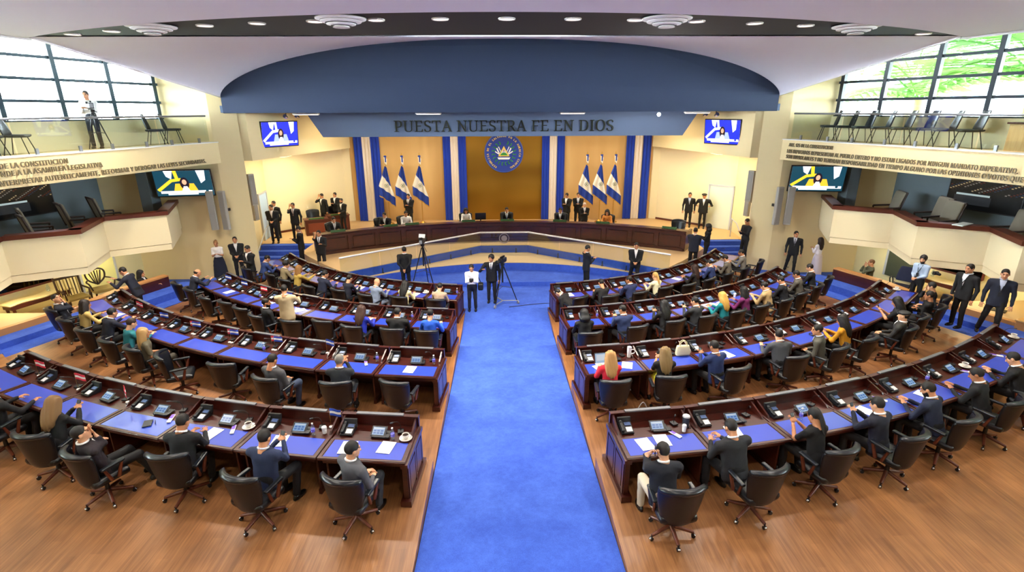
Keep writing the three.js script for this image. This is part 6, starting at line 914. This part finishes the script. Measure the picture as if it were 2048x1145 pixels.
// alcove furniture
function consoleTable(x, z, turn, w) { const o = thing('console_table', `console table with cream marble top under the ${w} gallery`, 'console table', [x, 0.3, z], turn); mesh('marble_top', bend(pad(1.9, 0.06, 0.5, 0.025, 24, 1, 4), (v) => { v.z += 0.05 * Math.cos(v.x * 6); v.y += 0.62; }), M.marble, o); mesh('apron', rbox(1.75, 0.14, 0.4, 0.02, 0, 0.52, 0), M.redwood, o); for (const [a, b] of [[-0.8, -0.15], [0.8, -0.15], [-0.8, 0.15], [0.8, 0.15]]) mesh('leg', bar(V(a, 0.5, b), V(a * 0.95, 0, b), 0.045, 0.03), M.redwood, o); const m = thing('wall_mirror', `wide wood-framed mirror above the console table under the ${w} gallery`, 'mirror', [x + Math.sign(x) * 0.34, 1.38, z], turn); mesh('frame', [box(1.7, 0.06, 0.05, 0, 0.2, 0), box(1.7, 0.06, 0.05, 0, -0.2, 0), box(0.06, 0.4, 0.05, -0.85, 0, 0), box(0.06, 0.4, 0.05, 0.85, 0, 0)], M.redwood, m); mesh('mirror_glass', box(1.66, 0.36, 0.02, 0, 0, -0.01), std(0x5a5a50, 0.05, { metalness: 1 }), m); const b = thing('glass_vase', `clear vase on the ${w} console table`, 'vase', [x - Math.sign(x) * 0.05, 0.95, z - 0.4]); mesh('vase_body', new THREE.LatheGeometry([[0.001, 0], [0.05, 0.01], [0.06, 0.12], [0.03, 0.2], [0.035, 0.24]].map(([p, q]) => new THREE.Vector2(p, q)), 14), M.bottle, b); }
consoleTable(-14.95, -16.3, 1.27, 'left'); consoleTable(14.85, -16.8, -1.27, 'right');
{ const w = std(0x3a2414, 0.5), cu = std(0xa8965a, 0.9);
  const s = thing('shield_back_armchair', 'antique shield-back armchair with gold seat under the left gallery', 'armchair', [-13.75, 0.3, -17.45], -2.2); mesh('seat', rbox(0.6, 0.12, 0.56, 0.04, 0, 0.46, 0, 0, 0, 0, 2), cu, s); mesh('shield_frame', tube([V(0, 0.58, 0.28), V(-0.24, 0.78, 0.33), V(-0.26, 1.02, 0.38), V(-0.12, 1.1, 0.4), V(0, 1.07, 0.4), V(0.12, 1.1, 0.4), V(0.26, 1.02, 0.38), V(0.24, 0.78, 0.33), V(0, 0.58, 0.28)], 0.028, 40, 6), w, s); for (let i = -2; i <= 2; i++) mesh('splat', bar(V(i * 0.03, 0.6, 0.29), V(i * 0.09, 1.04, 0.39), 0.02), i % 2 ? cu : w, s); for (const q of [-1, 1]) { mesh('armrest', [tube([V(q * 0.24, 0.78, 0.32), V(q * 0.36, 0.76, 0.1), V(q * 0.36, 0.72, -0.15), V(q * 0.3, 0.5, -0.15)], 0.025, 14, 6)], w, s); for (const z of [-0.24, 0.26]) mesh('leg', bar(V(q * 0.26, 0.42, z), V(q * 0.27, 0, z), 0.03, 0.022), w, s); }
  const a = thing('slatted_armchair', 'brown slat-back wooden armchair under the left gallery', 'armchair', [-14.0, 0.3, -16.6], -2.1); mesh('seat', rbox(0.62, 0.08, 0.56, 0.03, 0, 0.46, 0), cu, a); mesh('back_frame', [bar(V(-0.32, 0.5, 0.27), V(-0.33, 1.08, 0.38), 0.03), bar(V(0.32, 0.5, 0.27), V(0.33, 1.08, 0.38), 0.03), bar(V(-0.34, 1.08, 0.38), V(0.34, 1.08, 0.38), 0.04)], w, a); for (let i = -3; i <= 3; i++) mesh('slat', bar(V(i * 0.085, 0.5, 0.27), V(i * 0.09, 1.06, 0.37), 0.018), i % 2 ? cu : w, a); for (const q of [-1, 1]) { mesh('armrest', [bar(V(q * 0.33, 0.74, 0.3), V(q * 0.34, 0.72, -0.2), 0.03), bar(V(q * 0.34, 0.72, -0.2), V(q * 0.32, 0.48, -0.2), 0.025)], w, a); for (const z of [-0.24, 0.26]) mesh('leg', bar(V(q * 0.27, 0.44, z), V(q * 0.28, 0, z), 0.03), w, a); }
  const n = thing('navy_office_chair', 'navy fabric office chair with loop arms behind the right barrier', 'chair', [13.4, 0.3, -16.75], 2.2); const nv = std(0x232b4a, 0.85); mesh('seat', rbox(0.5, 0.1, 0.48, 0.04, 0, 0.46, 0, 0, 0, 0, 2), nv, n); mesh('backrest', bend(pad(0.5, 0.5, 0.08, 0.038, 8, 7, 2), (v) => { const t = (v.y + 0.25) / 0.5; v.x *= 1 - 0.25 * t * t; v.z += 0.24 + 0.08 * t - 0.4 * v.x * v.x; v.y += 0.84; }), nv, n); for (const q of [-1, 1]) mesh('armrest', tube([V(q * 0.26, 0.46, 0.1), V(q * 0.32, 0.68, 0.14), V(q * 0.32, 0.7, -0.12), V(q * 0.27, 0.46, -0.12)], 0.02, 16, 6), M.black, n); mesh('column', cyl(0.03, 0.03, 0.3, 10, 0, 0.28, 0), M.black, n); for (let i = 0; i < 5; i++) mesh('base_leg', bar(V(0, 0.12, 0), V(0.3 * Math.cos(i * 1.257), 0.05, 0.3 * Math.sin(i * 1.257)), 0.025, 0.018), M.black, n);
  const d = thing('display_screen', 'black screen on a stand in front of the right console table', 'screen', [14.3, 0.88, -14.1], -0.9); mesh('panel', rbox(0.7, 0.5, 0.05, 0.01, 0, 0.95, 0), M.plasticBlack, d); mesh('stand', [box(0.06, 0.7, 0.05, 0, 0.36, -0.02), box(0.4, 0.02, 0.3, 0, 0.01, 0)], M.black, d);
  const ob = thing('wooden_box', 'low orange-brown wooden box at the right carpet edge', 'box', [14.1, 0.76, -12.35], 0.36); mesh('box_body', rbox(0.5, 0.3, 1.3, 0.02, 0, 0.15, 0), M.kerbwood, ob); mesh('box_lid', rbox(0.54, 0.04, 1.34, 0.01, 0, 0.32, 0), M.oak, ob);

}
// side desks left on the dais
[[-9.05, -25.5, 0.45], [-8.3, -26.5, 0.45]].forEach(([x, z, t], i) => { const o = thing('side_desk', `brown wooden side desk left of the bench, ${i ? 'farther' : 'nearer'} one`, 'desk', [x, 0.8, z], t, 'side desks on the dais'); mesh('front_panel', uvm(rbox(1.05, 0.72, 0.05, 0.01, 0, 0.36, 0.25)), M.redwood, o); mesh('raised_panel', rbox(0.8, 0.45, 0.03, 0.008, 0, 0.36, 0.275), std(0x7d3a20, 0.4), o); mesh('desktop', rbox(1.12, 0.05, 0.6, 0.012, 0, 0.745, 0), M.redwood, o); mesh('side_panel', [box(0.04, 0.72, 0.5, -0.5, 0.36, 0), box(0.04, 0.72, 0.5, 0.5, 0.36, 0)], M.redwood, o); const p = mesh('name_plate', [box(0.7, 0.06, 0.12, 0, 0.03, 0)], M.nameplate); p.position.set(x + 0.1, 1.57, z + 0.2); p.rotation.y = t; tag(p, `green name plate on the ${i ? 'farther' : 'nearer'} side desk`, 'name plate', 'green name plates'); chair([x - 0.35, 0.8, z - 0.75], t + Math.PI, `black chair behind the ${i ? 'farther' : 'nearer'} side desk left of the bench`, 'chairs at the presiding bench'); });
// ================================================================= OUTSIDE THE WINDOWS
{
  struct('ground', box(200, 0.2, 200, 0, -0.8, 0), std(0x8f9a84, 0.95), 'ground outside the hall');
  const leafM = new THREE.MeshPhysicalMaterial({ color: 0x8fbf72, roughness: 0.8, transmission: 0.35, thickness: 0, side: THREE.DoubleSide }), trunkM = std(0x9a8f78, 0.9);
  const frond = (() => { const list = []; for (let i = 0; i < 15; i++) { const t = i / 14; for (const s of [-1, 1]) { const L = 0.75 * Math.sin(0.35 + 2.4 * t), g = new THREE.BufferGeometry(), z = 0.25 + 2.5 * t, y = 0.75 * t - 1.5 * t * t; g.setAttribute('position', new THREE.Float32BufferAttribute([0, y, z, 0, y - 0.02, z + 0.13, s * L, y - 0.35 * L, z + 0.5 * L, 0, y, z, s * L * 0.6, y - 0.12 * L + 0.02, z + 0.22 * L, s * L, y - 0.35 * L, z + 0.5 * L], 3)); g.computeVertexNormals(); list.push(g); } } list.push(...[0, 1, 2, 3].map((i) => { const f = (t) => V(0, 0.75 * t - 1.5 * t * t, 0.2 + 2.6 * t); return bar(f(i / 4), f((i + 1) / 4), 0.03 - 0.005 * i, 0.025 - 0.005 * i, 5); })); return merged(list); })();
  const palm = (x, z, h, label, n) => { const o = thing('palm_tree', label, 'palm', [x, -0.7, z]); mesh('trunk', tube([V(0, 0, 0), V(0.1, h * 0.5, 0.1), V(0, h, 0)], 0.2, 12, 8), trunkM, o); for (let i = 0; i < n; i++) { const f = mesh('frond', frond, leafM, o); f.position.y = h; f.rotation.set(-0.55 + 0.5 * ((i * 7) % 5) / 5, i * 2.399, 0, 'YXZ'); f.scale.setScalar(1.55); } };
  [[18.6, -24.6, 7.6, 'nearest the far window end'], [21.5, -22.4, 8.4, 'second from the stage'], [23.6, -17.2, 8.8, 'third from the stage'], [24.5, -12.0, 8.6, 'at the picture edge'], [26.5, -27.5, 10.4, 'farther off behind the second one'], [29.5, -22.5, 11.2, 'farthest to the right'], [22.5, -30.5, 8.8, 'farther off behind the first one']].forEach(([x, z, h, w]) => palm(x, z, h, `green palm outside the right windows, ${w}`, 18));
  const b = thing('office_building', 'pale blue-grey office building outside the right windows', 'building', [38, -0.7, -36], -0.5); mesh('wall', box(30, 10, 8, 0, 5, 0), std(0xcfdbe8, 0.8), b); for (let i = 0; i < 9; i++) for (let j = 0; j < 3; j++) { const m = mesh('window', box(2.2, 1.6, 0.1), std(0x8fb0cc, 0.2), b); m.position.set(-13 + 3.25 * i, 2.4 + 2.9 * j, 4.02); }
}
renderer.render(scene, camera);
